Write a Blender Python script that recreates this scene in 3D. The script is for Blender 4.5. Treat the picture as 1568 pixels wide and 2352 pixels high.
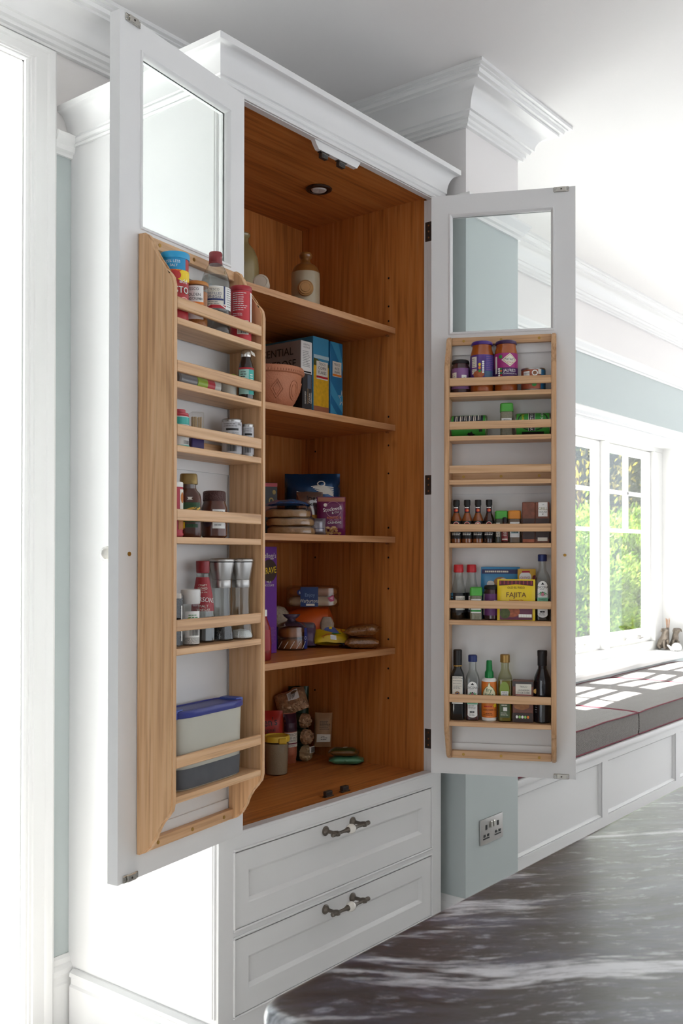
import bpy, bmesh, math, random
import numpy as np
from mathutils import Vector, Matrix, noise

for o in list(bpy.data.objects): bpy.data.objects.remove(o, do_unlink=True)
SC = bpy.context.scene
COL = SC.collection
R = math.radians
rnd = random.Random(7)

# ------------------------------------------------------------------ camera
cam_d = bpy.data.cameras.new('camera'); cam = bpy.data.objects.new('camera', cam_d); COL.objects.link(cam)
cam_d.sensor_fit = 'HORIZONTAL'; cam_d.sensor_width = 24.0; cam_d.lens = 2264.75/1568*24.0
cam_d.shift_y = (1259.37-1176)/1568; cam_d.clip_start = .05; cam_d.clip_end = 200
yaw, pitch, roll = 0.9009976, 0.0078559, 0.0013568
fw = Vector((math.sin(yaw), math.cos(yaw), 0)); rt = Vector((math.cos(yaw), -math.sin(yaw), 0)); up = Vector((0, 0, 1))
f2 = fw*math.cos(pitch)+up*math.sin(pitch); u2 = -fw*math.sin(pitch)+up*math.cos(pitch)
r3 = rt*math.cos(roll)+u2*math.sin(roll); u3 = -rt*math.sin(roll)+u2*math.cos(roll)
cam.matrix_world = Matrix(((r3.x, u3.x, -f2.x, -1.74402), (r3.y, u3.y, -f2.y, -1.77083), (r3.z, u3.z, -f2.z, 1.40), (0, 0, 0, 1)))
cam_d.dof.use_dof = True; cam_d.dof.focus_distance = 2.75; cam_d.dof.aperture_fstop = 9.0
SC.camera = cam
# ------------------------------------------------------------------ sky, sun, exposure
w = bpy.data.worlds.new('world'); SC.world = w; w.use_nodes = True
bg = w.node_tree.nodes['Background']; bg.inputs[0].default_value = (.90, .96, 1.03, 1); bg.inputs[1].default_value = 1.9
sun_d = bpy.data.lights.new('sun', 'SUN'); sun_d.energy = 40.0; sun_d.angle = R(.53); sun_d.color = (1, .985, .96)
sun = bpy.data.objects.new('sun', sun_d); COL.objects.link(sun)
sun.rotation_euler = Vector((-.08, -.46, -.88)).to_track_quat('-Z', 'Y').to_euler()
sun.location = (2, 6, 9)
SC.view_settings.view_transform = 'Standard'; SC.view_settings.look = 'None'
SC.view_settings.gamma = 1.0; SC.view_settings.use_curve_mapping = False
SC.view_settings.exposure = 0.13

# ------------------------------------------------------------------ materials
def lin(h):
    if isinstance(h, tuple): return (*h[:3], 1)
    h = h.lstrip('#'); c = [int(h[i:i+2], 16)/255 for i in (0, 2, 4)]
    return tuple(x/12.92 if x <= .04045 else ((x+.055)/1.055)**2.4 for x in c)+(1,)
MATS = {}
def new_mat(name):
    m = bpy.data.materials.new(name); m.use_nodes = True; nt = m.node_tree
    return m, nt, nt.nodes['Principled BSDF']
def M(name, col, rough=.5, metal=0., var=.06, vs=9., bump=0., bs=60., coat=0., spec=.5, sheen=0.):
    if name in MATS: return MATS[name]
    m, nt, b = new_mat(name); N, L = nt.nodes.new, nt.links.new
    tc = N('ShaderNodeTexCoord'); nz = N('ShaderNodeTexNoise'); nz.inputs['Scale'].default_value = vs; nz.inputs['Detail'].default_value = 4
    L(tc.outputs['Object'], nz.inputs['Vector'])
    mx = N('ShaderNodeMix'); mx.data_type = 'RGBA'; c = lin(col)
    mx.inputs[6].default_value = tuple(max(0, x*(1-var)) for x in c[:3])+(1,)
    mx.inputs[7].default_value = tuple(min(1, x*(1+var)) for x in c[:3])+(1,)
    L(nz.outputs['Fac'], mx.inputs[0]); L(mx.outputs[2], b.inputs['Base Color'])
    b.inputs['Roughness'].default_value = rough; b.inputs['Metallic'].default_value = metal
    b.inputs['Coat Weight'].default_value = coat; b.inputs['Specular IOR Level'].default_value = spec
    b.inputs['Sheen Weight'].default_value = sheen
    if bump:
        n2 = N('ShaderNodeTexNoise'); n2.inputs['Scale'].default_value = bs; L(tc.outputs['Object'], n2.inputs['Vector'])
        bp = N('ShaderNodeBump'); bp.inputs['Strength'].default_value = bump; bp.inputs['Distance'].default_value = .01
        L(n2.outputs['Fac'], bp.inputs['Height']); L(bp.outputs[0], b.inputs['Normal'])
    MATS[name] = m; return m
def glass(name, tint=(1, 1, 1), refl=.06, rough=.02):
    if name in MATS: return MATS[name]
    m = bpy.data.materials.new(name); m.use_nodes = True; nt = m.node_tree; N, L = nt.nodes.new, nt.links.new
    nt.nodes.remove(nt.nodes['Principled BSDF']); out = nt.nodes['Material Output']
    tr = N('ShaderNodeBsdfTransparent'); tr.inputs[0].default_value = (*tint, 1)
    gl = N('ShaderNodeBsdfGlossy'); gl.inputs['Roughness'].default_value = rough
    lw = N('ShaderNodeLayerWeight'); lw.inputs[0].default_value = .5; fr = N('ShaderNodeMath'); fr.operation = 'POWER'; fr.inputs[1].default_value = 4.0; L(lw.outputs['Facing'], fr.inputs[0])
    nz = N('ShaderNodeTexNoise'); nz.inputs['Scale'].default_value = 3
    ad = N('ShaderNodeMath'); ad.operation = 'MULTIPLY_ADD'; ad.inputs[1].default_value = .75; ad.inputs[2].default_value = refl-.02
    mr = N('ShaderNodeMath'); mr.operation = 'MULTIPLY_ADD'; mr.inputs[1].default_value = .01; L(nz.outputs['Fac'], mr.inputs[0])
    L(fr.outputs[0], ad.inputs[0]); L(ad.outputs[0], mr.inputs[2])
    mx = N('ShaderNodeMixShader'); L(mr.outputs[0], mx.inputs[0]); L(tr.outputs[0], mx.inputs[1]); L(gl.outputs[0], mx.inputs[2])
    L(mx.outputs[0], out.inputs[0]); MATS[name] = m; return m
def wood(name, axis, dark, mid, light, rough=.42, across=1.0, knots=0.):
    m, nt, b = new_mat(name); N, L = nt.nodes.new, nt.links.new
    tc = N('ShaderNodeTexCoord'); oi = N('ShaderNodeObjectInfo')
    ro = N('ShaderNodeVectorMath'); ro.operation = 'SCALE'; ro.inputs[0].default_value = (3.1, 5.7, 2.3); L(oi.outputs['Random'], ro.inputs['Scale'])
    ad = N('ShaderNodeVectorMath'); L(tc.outputs['Object'], ad.inputs[0]); L(ro.outputs[0], ad.inputs[1])
    def mapped(al, ac):
        mp = N('ShaderNodeMapping'); s = [ac*across]*3; s['xyz'.index(axis)] = al; mp.inputs['Scale'].default_value = s
        L(ad.outputs[0], mp.inputs[0]); return mp.outputs[0]
    def nz(vec, scale, det, dist=0.):
        n = N('ShaderNodeTexNoise'); n.inputs['Scale'].default_value = scale; n.inputs['Detail'].default_value = det
        n.inputs['Distortion'].default_value = dist; L(vec, n.inputs['Vector']); return n.outputs['Fac']
    a = nz(mapped(1.6, 22), 1.0, 6, 1.6)
    c = nz(mapped(3.0, 150), 1.0, 3)
    e = nz(mapped(5, 240), 1.0, 3)
    wv = N('ShaderNodeTexWave'); wv.wave_type = 'BANDS'; wv.bands_direction = 'DIAGONAL'
    wv.inputs['Scale'].default_value = 1.6; wv.inputs['Distortion'].default_value = 7; wv.inputs['Detail'].default_value = 2; wv.inputs['Detail Scale'].default_value = .8
    L(mapped(.8, 20), wv.inputs['Vector'])
    m1 = N('ShaderNodeMath'); m1.operation = 'MULTIPLY_ADD'; m1.inputs[1].default_value = .50; L(a, m1.inputs[0])
    m2 = N('ShaderNodeMath'); m2.operation = 'MULTIPLY_ADD'; m2.inputs[1].default_value = .07; m2.inputs[2].default_value = .12; L(wv.outputs['Fac'], m2.inputs[0]); L(m2.outputs[0], m1.inputs[2])
    m3 = N('ShaderNodeMath'); m3.operation = 'MULTIPLY_ADD'; m3.inputs[1].default_value = .32; L(c, m3.inputs[0]); L(m1.outputs[0], m3.inputs[2])
    rp = N('ShaderNodeValToRGB'); rp.color_ramp.elements[0].position = .34; rp.color_ramp.elements[0].color = lin(dark)
    rp.color_ramp.elements[1].position = .82; rp.color_ramp.elements[1].color = lin(light)
    el = rp.color_ramp.elements.new(.56); el.color = lin(mid); L(m3.outputs[0], rp.inputs[0])
    # fine dark pores
    gt = N('ShaderNodeMapRange'); gt.inputs[1].default_value = .58; gt.inputs[2].default_value = .72; gt.inputs[3].default_value = 0; gt.inputs[4].default_value = .45; L(e, gt.inputs[0])
    mx = N('ShaderNodeMix'); mx.data_type = 'RGBA'; mx.inputs[7].default_value = lin(dark); L(gt.outputs[0], mx.inputs[0]); L(rp.outputs[0], mx.inputs[6])
    outc = mx.outputs[2]
    if knots:
        kn = N('ShaderNodeTexVoronoi'); kn.inputs['Scale'].default_value = 5.5; L(ad.outputs[0], kn.inputs['Vector'])
        kr = N('ShaderNodeMapRange'); kr.inputs[1].default_value = .02; kr.inputs[2].default_value = .10; kr.inputs[3].default_value = knots; kr.inputs[4].default_value = 0; L(kn.outputs['Distance'], kr.inputs[0])
        mk = N('ShaderNodeMix'); mk.data_type = 'RGBA'; mk.inputs[7].default_value = lin(dark); L(kr.outputs[0], mk.inputs[0]); L(outc, mk.inputs[6]); outc = mk.outputs[2]
    L(outc, b.inputs['Base Color']); b.inputs['Roughness'].default_value = rough
    bp = N('ShaderNodeBump'); bp.inputs['Strength'].default_value = .12; bp.inputs['Distance'].default_value = .002
    L(c, bp.inputs['Height']); L(bp.outputs[0], b.inputs['Normal'])
    MATS[name] = m; return m

OAK_V = wood('oak_vertical_grain', 'z', '#9c7047', '#d3a77b', '#e2bf97')
OAK_H = wood('oak_horizontal_grain', 'x', '#9c7047', '#d3a77b', '#e2bf97')
VEN_V = wood('veneer_vertical_grain', 'z', '#7f4614', '#c07536', '#d28f52', rough=.5, across=.8, knots=.45)
VEN_H = wood('veneer_horizontal_grain', 'x', '#7f4614', '#c07536', '#d28f52', rough=.5, across=.8, knots=.35)
LIP = wood('shelf_lipping', 'x', '#96602f', '#c38f62', '#d2a078')
PAINT = M('cabinet_paint', '#e6e5e4', .38, var=.012, vs=3)
TRIM = M('white_gloss_trim', '#f1f0ee', .35, var=.01, vs=3)
CEIL = M('ceiling_white', '#f2efed', .9, var=.01, vs=2)
WALLG = M('wall_sage_grey', '#c3cbca', .85, var=.02, vs=2)
WALLW = M('wall_upper_white', '#eeeae8', .9, var=.015, vs=2)
GLASS = glass('door_glass', (.97, .985, .98), .05)
WGLASS = glass('window_glass', (.93, .95, .95), .07)
CLEAR = glass('clear_bottle_glass', (.86, .88, .87), .09)
PLASTIC = glass('clear_plastic', (.9, .9, .89), .07, .12)
WHITE = M('print_white', '#f1f0ec', .5, var=.01)
OFFW = M('print_offwhite', '#e4dfd2', .55, var=.02)
BLACK = M('print_black', '#1a1919', .5, var=.02)
GREYP = M('print_grey', '#8b8b8b', .5, var=.02)
NAVY = M('print_navy', '#22306b', .45)
RED = M('print_red', '#b81f2e', .42)
GREEN = M('print_green', '#2f8f3c', .42)
YEL = M('print_yellow', '#f2cf1d', .4)
ORG = M('print_orange', '#e8822a', .42)
TEAL = M('print_teal', '#3bb0a5', .42)
PURP = M('print_purple', '#6b2d84', .42)
GOLD = M('gold_metal', '#c59b52', .35, .6)
CHROME = M('polished_nickel', '#c9c6c0', .22, 1., var=.03)
STEEL = M('brushed_steel', '#b5b3b0', .34, 1., var=.05)
BRONZE = M('dark_bronze', '#6b635a', .4, .6, var=.1)
BRASS = M('brass_screw', '#b08a45', .35, .9)
DARKIRON = M('antique_hinge', '#57504a', .5, .8, var=.4, vs=120)

# ------------------------------------------------------------------ mesh building
class G:
    def __init__(s): s.v = []; s.f = []
    def add(s, v, f):
        n = len(s.v); s.v += [tuple(p) for p in v]; s.f += [tuple(i+n for i in q) for q in f]; return s
    def box(s, x0, x1, y0, y1, z0, z1):
        return s.add([(x, y, z) for z in (z0, z1) for y in (y0, y1) for x in (x0, x1)],
                     [(0, 2, 3, 1), (4, 5, 7, 6), (0, 1, 5, 4), (2, 6, 7, 3), (0, 4, 6, 2), (1, 3, 7, 5)])
    def bbox(s, x0, x1, y0, y1, z0, z1, b=.002, seg=1):
        bm = bmesh.new(); g = G().box(x0, x1, y0, y1, z0, z1)
        vs = [bm.verts.new(p) for p in g.v]
        for q in g.f: bm.faces.new([vs[i] for i in q])
        bmesh.ops.bevel(bm, geom=bm.edges[:], offset=b, segments=seg, affect='EDGES', profile=.6)
        bm.verts.index_update(); v = [p.co[:] for p in bm.verts]; f = [[q.index for q in fc.verts] for fc in bm.faces]; bm.free()
        return s.add(v, f)
    def rings(s, rings, cap0=True, cap1=True, closed=True):
        n = len(rings[0]); v = [p for r in rings for p in r]; f = []
        for i in range(len(rings)-1):
            for j in range(n if closed else n-1):
                k = (j+1) % n; f.append((i*n+j, i*n+k, (i+1)*n+k, (i+1)*n+j))
        if cap0: f.append(tuple(range(n-1, -1, -1)))
        if cap1: f.append(tuple(range((len(rings)-1)*n, len(rings)*n)))
        return s.add(v, f)
    def loft(s, secs, n=28, cx=0, cy=0, cap0=True, cap1=True):
        return s.rings([[(cx+p[0], cy+p[1], z) for p in ring(hx, hy, e, n)] for (z, hx, hy, e) in secs], cap0, cap1)
    def lathe(s, prof, n=28, cx=0, cy=0): return s.loft([(z, r, r, 2) for r, z in prof], n, cx, cy)
    def prism(s, poly, axis, lo, hi):
        def P(a, b, t): return {'x': (t, a, b), 'y': (a, t, b), 'z': (a, b, t)}[axis]
        return s.rings([[P(a, b, lo) for a, b in poly], [P(a, b, hi) for a, b in poly]])
    def tube(s, pts, r, n=8):
        pts = [Vector(p) for p in pts]; rs = r if isinstance(r, (list, tuple)) else [r]*len(pts); out = []
        for i, p in enumerate(pts):
            d = (pts[min(i+1, len(pts)-1)]-pts[max(i-1, 0)]).normalized()
            a = d.orthogonal().normalized() if i == 0 else (a-d*a.dot(d)).normalized()
            b = d.cross(a); out.append([tuple(p+(a*math.cos(t)+b*math.sin(t))*rs[i]) for t in [2*math.pi*k/n for k in range(n)]])
        return s.rings(out)
    def sweep(s, prof, path, closed=False):
        out = []; m = len(path)
        for i in range(m):
            p = Vector(path[i]); ns = []
            for a, b in ((i-1, i), (i, i+1)):
                if closed: a, b = a % m, b % m
                if 0 <= a and b < m: d = (Vector(path[b])-Vector(path[a])).normalized(); ns.append(Vector((d.y, -d.x)))
            k = ns[0] if len(ns) == 1 else (ns[0]+ns[1])/(1+ns[0].dot(ns[1]))
            out.append([(p.x+k.x*o, p.y+k.y*o, z) for o, z in prof])
        if closed: out.append(out[0])
        return s.rings(out, not closed, not closed)
    def disc_y(s, cx, y, cz, r, t, n=16):     # disc facing -Y
        return s.rings([[(cx+r*math.cos(a), yy, cz+r*math.sin(a)) for a in [2*math.pi*k/n for k in range(n)]] for yy in (y, y-t)])
    def move(s, mat):
        s.v = [tuple(mat @ Vector(p)) for p in s.v]; return s
    def build(s, name, mat, parent=None, smooth=True, ang=35, kind=None, label=None):
        me = bpy.data.meshes.new(name); me.from_pydata(s.v, [], s.f)
        bm = bmesh.new(); bm.from_mesh(me); bmesh.ops.recalc_face_normals(bm, faces=bm.faces[:]); bm.to_mesh(me); bm.free()
        if smooth:
            me.polygons.foreach_set('use_smooth', [True]*len(me.polygons)); me.set_sharp_from_angle(angle=R(ang))
        me.materials.append(mat); me.update()
        ob = bpy.data.objects.new(name, me); COL.objects.link(ob)
        if parent: ob.parent = parent
        if kind: ob['kind'] = kind
        if label: ob['label'] = label
        return ob
def ring(hx, hy, e, n=28):
    out = []
    for k in range(n):
        a = 2*math.pi*(k+.5)/n; c, s_ = math.cos(a), math.sin(a)
        if e <= 2.01: out.append((hx*c, hy*s_)); continue
        out.append((hx*math.copysign(abs(c)**(2/e), c), hy*math.copysign(abs(s_)**(2/e), s_)))
    return out
def struct(name, g, mat, parent=None, **k):
    o = g.build(name, mat, parent, **k)
    if not parent: o['kind'] = 'structure'
    return o
def copy_to(src, parent, loc=None):
    o = src.copy(); COL.objects.link(o); o.parent = parent
    if loc: o.location = loc
    return o
def thing(name, label, cat, loc=(0, 0, 0), rot=0, group=None):
    o = bpy.data.objects.new(name, None); COL.objects.link(o); o.empty_display_size = .05
    o.location = loc; o.rotation_euler = rot if isinstance(rot, tuple) else (0, 0, R(rot))
    o['label'] = label; o['category'] = cat
    if group: o['group'] = group
    return o
TXT = {}
def text_mesh(s):
    if s not in TXT:
        cu = bpy.data.curves.new('t', 'FONT'); cu.body = s; cu.size = 1; cu.resolution_u = 2; cu.align_x = 'CENTER'
        ob = bpy.data.objects.new('t', cu); COL.objects.link(ob)
        e = ob.evaluated_get(bpy.context.evaluated_depsgraph_get()); me = e.to_mesh()
        TXT[s] = ([(v.co.x, v.co.y-.35) for v in me.vertices], [tuple(p.vertices) for p in me.polygons])
        e.to_mesh_clear(); bpy.data.objects.remove(ob, do_unlink=True); bpy.data.curves.remove(cu)
    return TXT[s]
class Item:
    """one thing with its parts; printed paper and lettering follow the surface set by surf_*"""
    def __init__(s, name, label, cat, loc, rot=0, group=None):
        s.o = thing(name, label, cat, loc, rot, group); s.dec = {}; s.lay = 0; s.s = None
    def part(s, name, g, mat, **k): return g.build(name, mat, s.o, **k)
    def loft(s, name, secs, mat, n=28, **k):
        s.surf_loft(secs); return s.part(name, G().loft(secs, n), mat, **k)
    def box(s, name, x0, x1, y0, y1, z0, z1, mat, b=.0015):
        s.s = lambda x, z, o: (x, y0-o, z)
        return s.part(name, G().bbox(x0, x1, y0, y1, z0, z1, b), mat)
    def surf_loft(s, secs):
        def f(x, z, o):
            z = min(max(z, secs[0][0]), secs[-1][0])
            for a, b in zip(secs, secs[1:]):
                if b[0] >= z and b[0] > a[0]: break
            t = (z-a[0])/max(1e-6, b[0]-a[0]); hx = a[1]+(b[1]-a[1])*t; hy = a[2]+(b[2]-a[2])*t; e = a[3]+(b[3]-a[3])*t
            ph = math.atan2(x, hy) if e > 3.5 else x/((hx+hy)/2)
            c, q = math.cos(ph), math.sin(ph)
            r = (abs(q/hx)**e+abs(c/hy)**e)**(-1/e)+o
            return (r*q, -r*c, z)
        s.s = f
    def pillow(s, name, w, h, t, mat, seed=0, wr=.003, n=18, m=22, flat=.06, taper=0., z0=0., pw=2.6):
        def th(u, v):
            e = max(0, 1-abs(u)**pw)**.5; q = min(1, max(0, (1-abs(v))/ .45)); q = q*q*(3-2*q)
            return t/2*e*(flat+(1-flat)*q**.7)
        def pt(x, z, side, o=0):
            u = max(-1, min(1, x/(w/2))); v = max(-1, min(1, 2*(z-z0)/h-1))
            nn = noise.fractal(Vector((x*16+seed*3.1, z*16+side*7, seed*1.7)), 1.0, 2.0, 3)
            pin = 1-.10*(1-abs(v))**.6*0-taper*(abs(v)**4)*.12
            return (x*pin, side*(th(u, v)+max(0, wr*nn)*(1-abs(u)**4)+o), z+wr*.5*nn)
        g = G(); us = [-1+2*i/n for i in range(n+1)]; vs = [z0+h*j/m for j in range(m+1)]
        for side in (-1, 1):
            g.rings([[pt(u*w/2, z, side) for u in us] for z in vs], False, False, closed=False)
        bm = bmesh.new(); V = [bm.verts.new(p) for p in g.v]
        for q in g.f: bm.faces.new([V[i] for i in q])
        bmesh.ops.remove_doubles(bm, verts=bm.verts[:], dist=.0008); bm.verts.index_update()
        g = G().add([p.co[:] for p in bm.verts], [[q.index for q in fc.verts] for fc in bm.faces]); bm.free()
        s.s = lambda x, z, o: pt(x, z, -1, o+.0006)
        return s.part(name, g, mat, ang=60)
    # ---- printing
    def g(s, mat, name): return s.dec.setdefault((name, mat.name), (G(), mat))[0]
    def off(s): s.lay += 1; return .0004+.00022*s.lay
    def poly(s, pts, mat, name='print'):
        o = s.off(); c = (sum(p[0] for p in pts)/len(pts), sum(p[1] for p in pts)/len(pts)); q = []
        for a, b in zip(pts, pts[1:]+pts[:1]):
            m = max(1, int(math.hypot(b[0]-a[0], b[1]-a[1])/.006)); q += [(a[0]+(b[0]-a[0])*i/m, a[1]+(b[1]-a[1])*i/m) for i in range(m)]
        n = len(q); rmax = max(math.hypot(p[0]-c[0], p[1]-c[1]) for p in q); nr = max(1, min(5, int(rmax/.005)))
        v = [s.s(*c, o)]+[s.s(c[0]+(p[0]-c[0])*k/nr, c[1]+(p[1]-c[1])*k/nr, o) for k in range(1, nr+1) for p in q]
        f = [(0, 1+i, 1+(i+1) % n) for i in range(n)]+[(1+r*n+i, 1+(r+1)*n+i, 1+(r+1)*n+(i+1) % n, 1+r*n+(i+1) % n) for r in range(nr-1) for i in range(n)]
        s.g(mat, name).add(v, f); return s
    def disc(s, x, z, rx, rz, mat, n=20, name='print'):
        return s.poly([(x+rx*math.cos(2*math.pi*k/n), z+rz*math.sin(2*math.pi*k/n)) for k in range(n)], mat, name)
    def rect(s, x0, x1, z0, z1, mat, name='paper_label', n=None):
        o = s.off(); n = n or max(1, int((x1-x0)/.004)); m = max(1, int((z1-z0)/.012))
        v = [s.s(x0+(x1-x0)*i/n, z0+(z1-z0)*j/m, o) for j in range(m+1) for i in range(n+1)]
        f = [(j*(n+1)+i, j*(n+1)+i+1, (j+1)*(n+1)+i+1, (j+1)*(n+1)+i) for j in range(m) for i in range(n)]
        s.g(mat, name).add(v, f); return s
    def bar(s, x0, x1, z0, z1, mat, seed=1):
        q = random.Random(seed); x = x0; o = s.off()
        while x < x1:
            wd = q.choice((.0006, .0009, .0014)); s.g(mat, 'print').add([s.s(a, b, o) for a, b in ((x, z0), (x+wd, z0), (x+wd, z1), (x, z1))], [(0, 1, 2, 3)]); x += wd+q.choice((.0007, .0011, .0015))
        return s
    def lines(s, x0, x1, z0, z1, n, mat, seed=3, th=.32):
        q = random.Random(seed); o = s.off(); dz = (z1-z0)/n
        for i in range(n):
            z = z1-dz*(i+.5); xe = x0+(x1-x0)*q.uniform(.7, 1); k = max(1, int((xe-x0)/.006))
            for a in range(k):
                p, r = x0+(xe-x0)*a/k, x0+(xe-x0)*(a+q.uniform(.75, .95))/k
                s.g(mat, 'lettering').add([s.s(u, b, o) for u, b in ((p, z-dz*th/2), (r, z-dz*th/2), (r, z+dz*th/2), (p, z+dz*th/2))], [(0, 1, 2, 3)])
        return s
    def text(s, t, x, z, size, mat, xs=1., rot=0., width=None):
        V, F = text_mesh(t); o = s.off(); c, q = math.cos(R(rot)), math.sin(R(rot))
        if width:
            ww = max(p[0] for p in V)-min(p[0] for p in V); xs = width/(ww*size)
        s.g(mat, 'lettering').add([s.s(x+(a*xs*c-b*q)*size, z+(a*xs*q+b*c)*size, o) for a, b in V], F); return s
    def done(s):
        for (name, _), (g, mat) in s.dec.items():
            me = bpy.data.meshes.new(name); me.from_pydata(g.v, [], g.f); me.materials.append(mat); me.update()
            ob = bpy.data.objects.new(name, me); COL.objects.link(ob); ob.parent = s.o
            if name in ('lettering', 'print'): ob['kind'] = 'stuff'
        return s.o

# ------------------------------------------------------------------ the room
D = .611; ZC = 2.971; YP = -.053; YB = -.033; YW = .836
X0, X1, Y0 = -4.2, 7.4, -5.2
PX0, PX1 = 1.093, 1.454
WX0, WX1, WZ0, WZ1 = 1.50, 5.209, .727, 2.171          # window recess
DX0, DX1, DZ1 = -.72, -.157, 2.773                   # doorway left
ZR = 2.56                                              # picture rail: sage grey below, white above
struct('floor', G().box(X0, X1, Y0, D+.3, -.1, 0), M('floor_pale_oak', '#bfbbb8', .5, var=.08, vs=4))
struct('ceiling', G().box(X0, X1, Y0, D+.3, ZC, ZC+.15), CEIL)
g = G().box(X0, DX0, D, D+.3, 0, ZR).box(DX1, PX1, D, D+.3, 0, ZR)
g.box(PX1, WX0, D, D+.3, 0, ZR).box(WX1, 5.6, D, D+.3, 0, ZR).box(7.25, X1, D, D+.3, 0, ZR).box(WX0, WX1, D, D+.3, 0, WZ0).box(WX0, WX1, D, D+.3, WZ1, ZR)
wb = struct('wall_back', g, WALLG, smooth=False)
g = G().box(X0, DX0, D, D+.3, ZR, ZC).box(DX1, X1, D, D+.3, ZR, ZC).box(DX0, DX1, D, D+.3, DZ1, ZC)
struct('wall_back_upper', g, WALLW, smooth=False)
g = G().box(WX0-.001, WX1+.001, D+.002, YW, WZ1-.003, WZ1).box(WX1-.003, WX1, D+.002, YW+.05, WZ0, WZ1).box(WX0, WX0+.003, D+.002, YW+.05, WZ0, WZ1)
struct('trim_1', g, TRIM, smooth=False)
struct('wall_pier', G().box(PX0, PX1, YP, D, 0, ZR), WALLG, smooth=False)
struct('wall_pier_upper', G().box(PX0, PX1, YP, D, ZR, ZC), WALLW, smooth=False)
struct('wall_right', G().box(X1, X1+.2, Y0, D+.3, 2.72, ZC).box(X1, X1+.2, Y0, Y0+.5, 0, 2.72).box(X1, X1+.2, .4, D+.3, 0, 2.72), WALLW, smooth=False)  # unseen wall, left wide open to brighten the right end of the room
struct('wall_left', G().box(X0-.2, X0, Y0, -2.3, 0, ZC).box(X0-.2, X0, -.3, D+.3, 0, ZC).box(X0-.2, X0, -2.3, -.3, 2.0, ZC), WALLW, smooth=False)  # unseen wall; opening placed to light the cabinet side more than its front
struct('wall_rear', G().box(X0, -1.6, Y0-.2, Y0, 0, ZC).box(6.6, X1, Y0-.2, Y0, 0, ZC).box(-1.6, 6.6, Y0-.2, Y0, 2.0, ZC), WALLW, smooth=False)  # unseen wall; wide opening added so sky light reaches into the cabinet
# crown, picture rail, skirting
path = [(X0, D), (PX0, D), (PX0, YP), (PX1, YP), (PX1, D), (X1, D)]
crown = [(0, 2.834), (.014, 2.834), (.014, 2.842), (.022, 2.846), (.022, 2.856), (.032, 2.860), (.036, 2.872), (.044, 2.874)]
crown += [(.044+.066*(1-math.cos(t)), 2.874+.058*math.sin(t)) for t in [math.pi/2*k/8 for k in range(1, 9)]]
crown += [(.110, 2.940), (.122, 2.942), (.126, 2.952), (.134, 2.954), (.134, 2.958), (.146, 2.960), (.146, ZC), (0, ZC)]
struct('trim_crown_moulding', G().sweep(crown, path), TRIM, ang=25)
rail = [(0, 2.546), (.008, 2.546), (.010, 2.556), (.018, 2.560), (.020, 2.572), (.026, 2.580), (.036, 2.592), (.036, 2.602), (.030, 2.606), (0, 2.612)]
struct('trim_picture_rail', G().sweep(rail, [(DX1+.091, D)]+path[1:]), TRIM, ang=25)
skirt = [(0, 0), (.022, 0), (.022, .182), (.018, .188), (.018, .205), (.024, .212), (.022, .226), (.012, .238), (.010, .252), (.004, .26), (0, .26)]
struct('baseboard_back', G().sweep(skirt, [(DX1+.091, D)]+path[1:4]+[(PX1, YB)]), TRIM, ang=25)
# doorway casing: stepped architrave
ca = [(0, 0), (.010, 0), (.014, .006), (.014, .012), (.018, .014), (.018, .022), (.021, .026), (.021, .062), (.026, .070), (.028, .084), (.024, .091), (0, .091)]
def casing():
    rings = []
    for (x, z, sx, sz) in ((DX0, 0, -1, 0), (DX0, DZ1-.04, -1, 1), (DX1, DZ1-.04, 1, 1), (DX1, 0, 1, 0)):
        rings.append([(x+sx*b*.999, D-o, z+sz*(.04+b*.57 if b else .04)) for o, b in ca])
    return G().rings(rings)
struct('trim_door_casing', casing(), TRIM, ang=25)
g = G().box(DX1-.004, DX1, D+.001, D+.3, 0, DZ1).box(DX0, DX0+.004, D+.001, D+.3, 0, DZ1).box(DX0, DX1, D+.001, D+.3, DZ1-.004, DZ1)
struct('trim_door_lining', g, TRIM, smooth=False)
d1 = struct('door_1', G().box(DX0, DX0+.06, D+.19, D+.24, 0, DZ1).box(DX1-.02, DX1, D+.19, D+.24, 0, DZ1).box(DX0+.06, DX1-.02, D+.19, D+.24, DZ1-.06, DZ1).box(DX0+.06, DX1-.02, D+.19, D+.24, 0, .1), TRIM, smooth=False)
struct('pane', G().box(DX0+.06, DX1-.02, D+.212, D+.218, .1, DZ1-.06), WGLASS, d1)
# head moulding over the window bay
hm = [(0, 2.168), (.020, 2.168), (.020, 2.176), (.014, 2.180), (.014, 2.186), (.020, 2.190), (.022, 2.198), (.016, 2.203), (.022, 2.216), (.040, 2.226), (.040, 2.236), (.034, 2.243), (0, 2.246)]
struct('trim_window_head', G().sweep(hm, [(PX1, D), (5.53, D)]), TRIM, ang=25)
d2 = struct('added_sun_door', G().box(5.6, 5.68, D+.12, D+.18, 0, ZR).box(7.17, 7.25, D+.12, D+.18, 0, ZR).box(5.68, 7.17, D+.12, D+.18, ZR-.08, ZR).box(5.68, 7.17, D+.12, D+.18, 0, .12).box(6.39, 6.46, D+.12, D+.18, .12, ZR-.08), TRIM, smooth=False)  # unseen glazed door, added so sun on the floor brightens the right side
for a_, b_ in ((5.68, 6.39), (6.46, 7.17)): struct('pane', G().box(a_, b_, D+.147, D+.153, .12, ZR-.08), WGLASS, d2)
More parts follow.
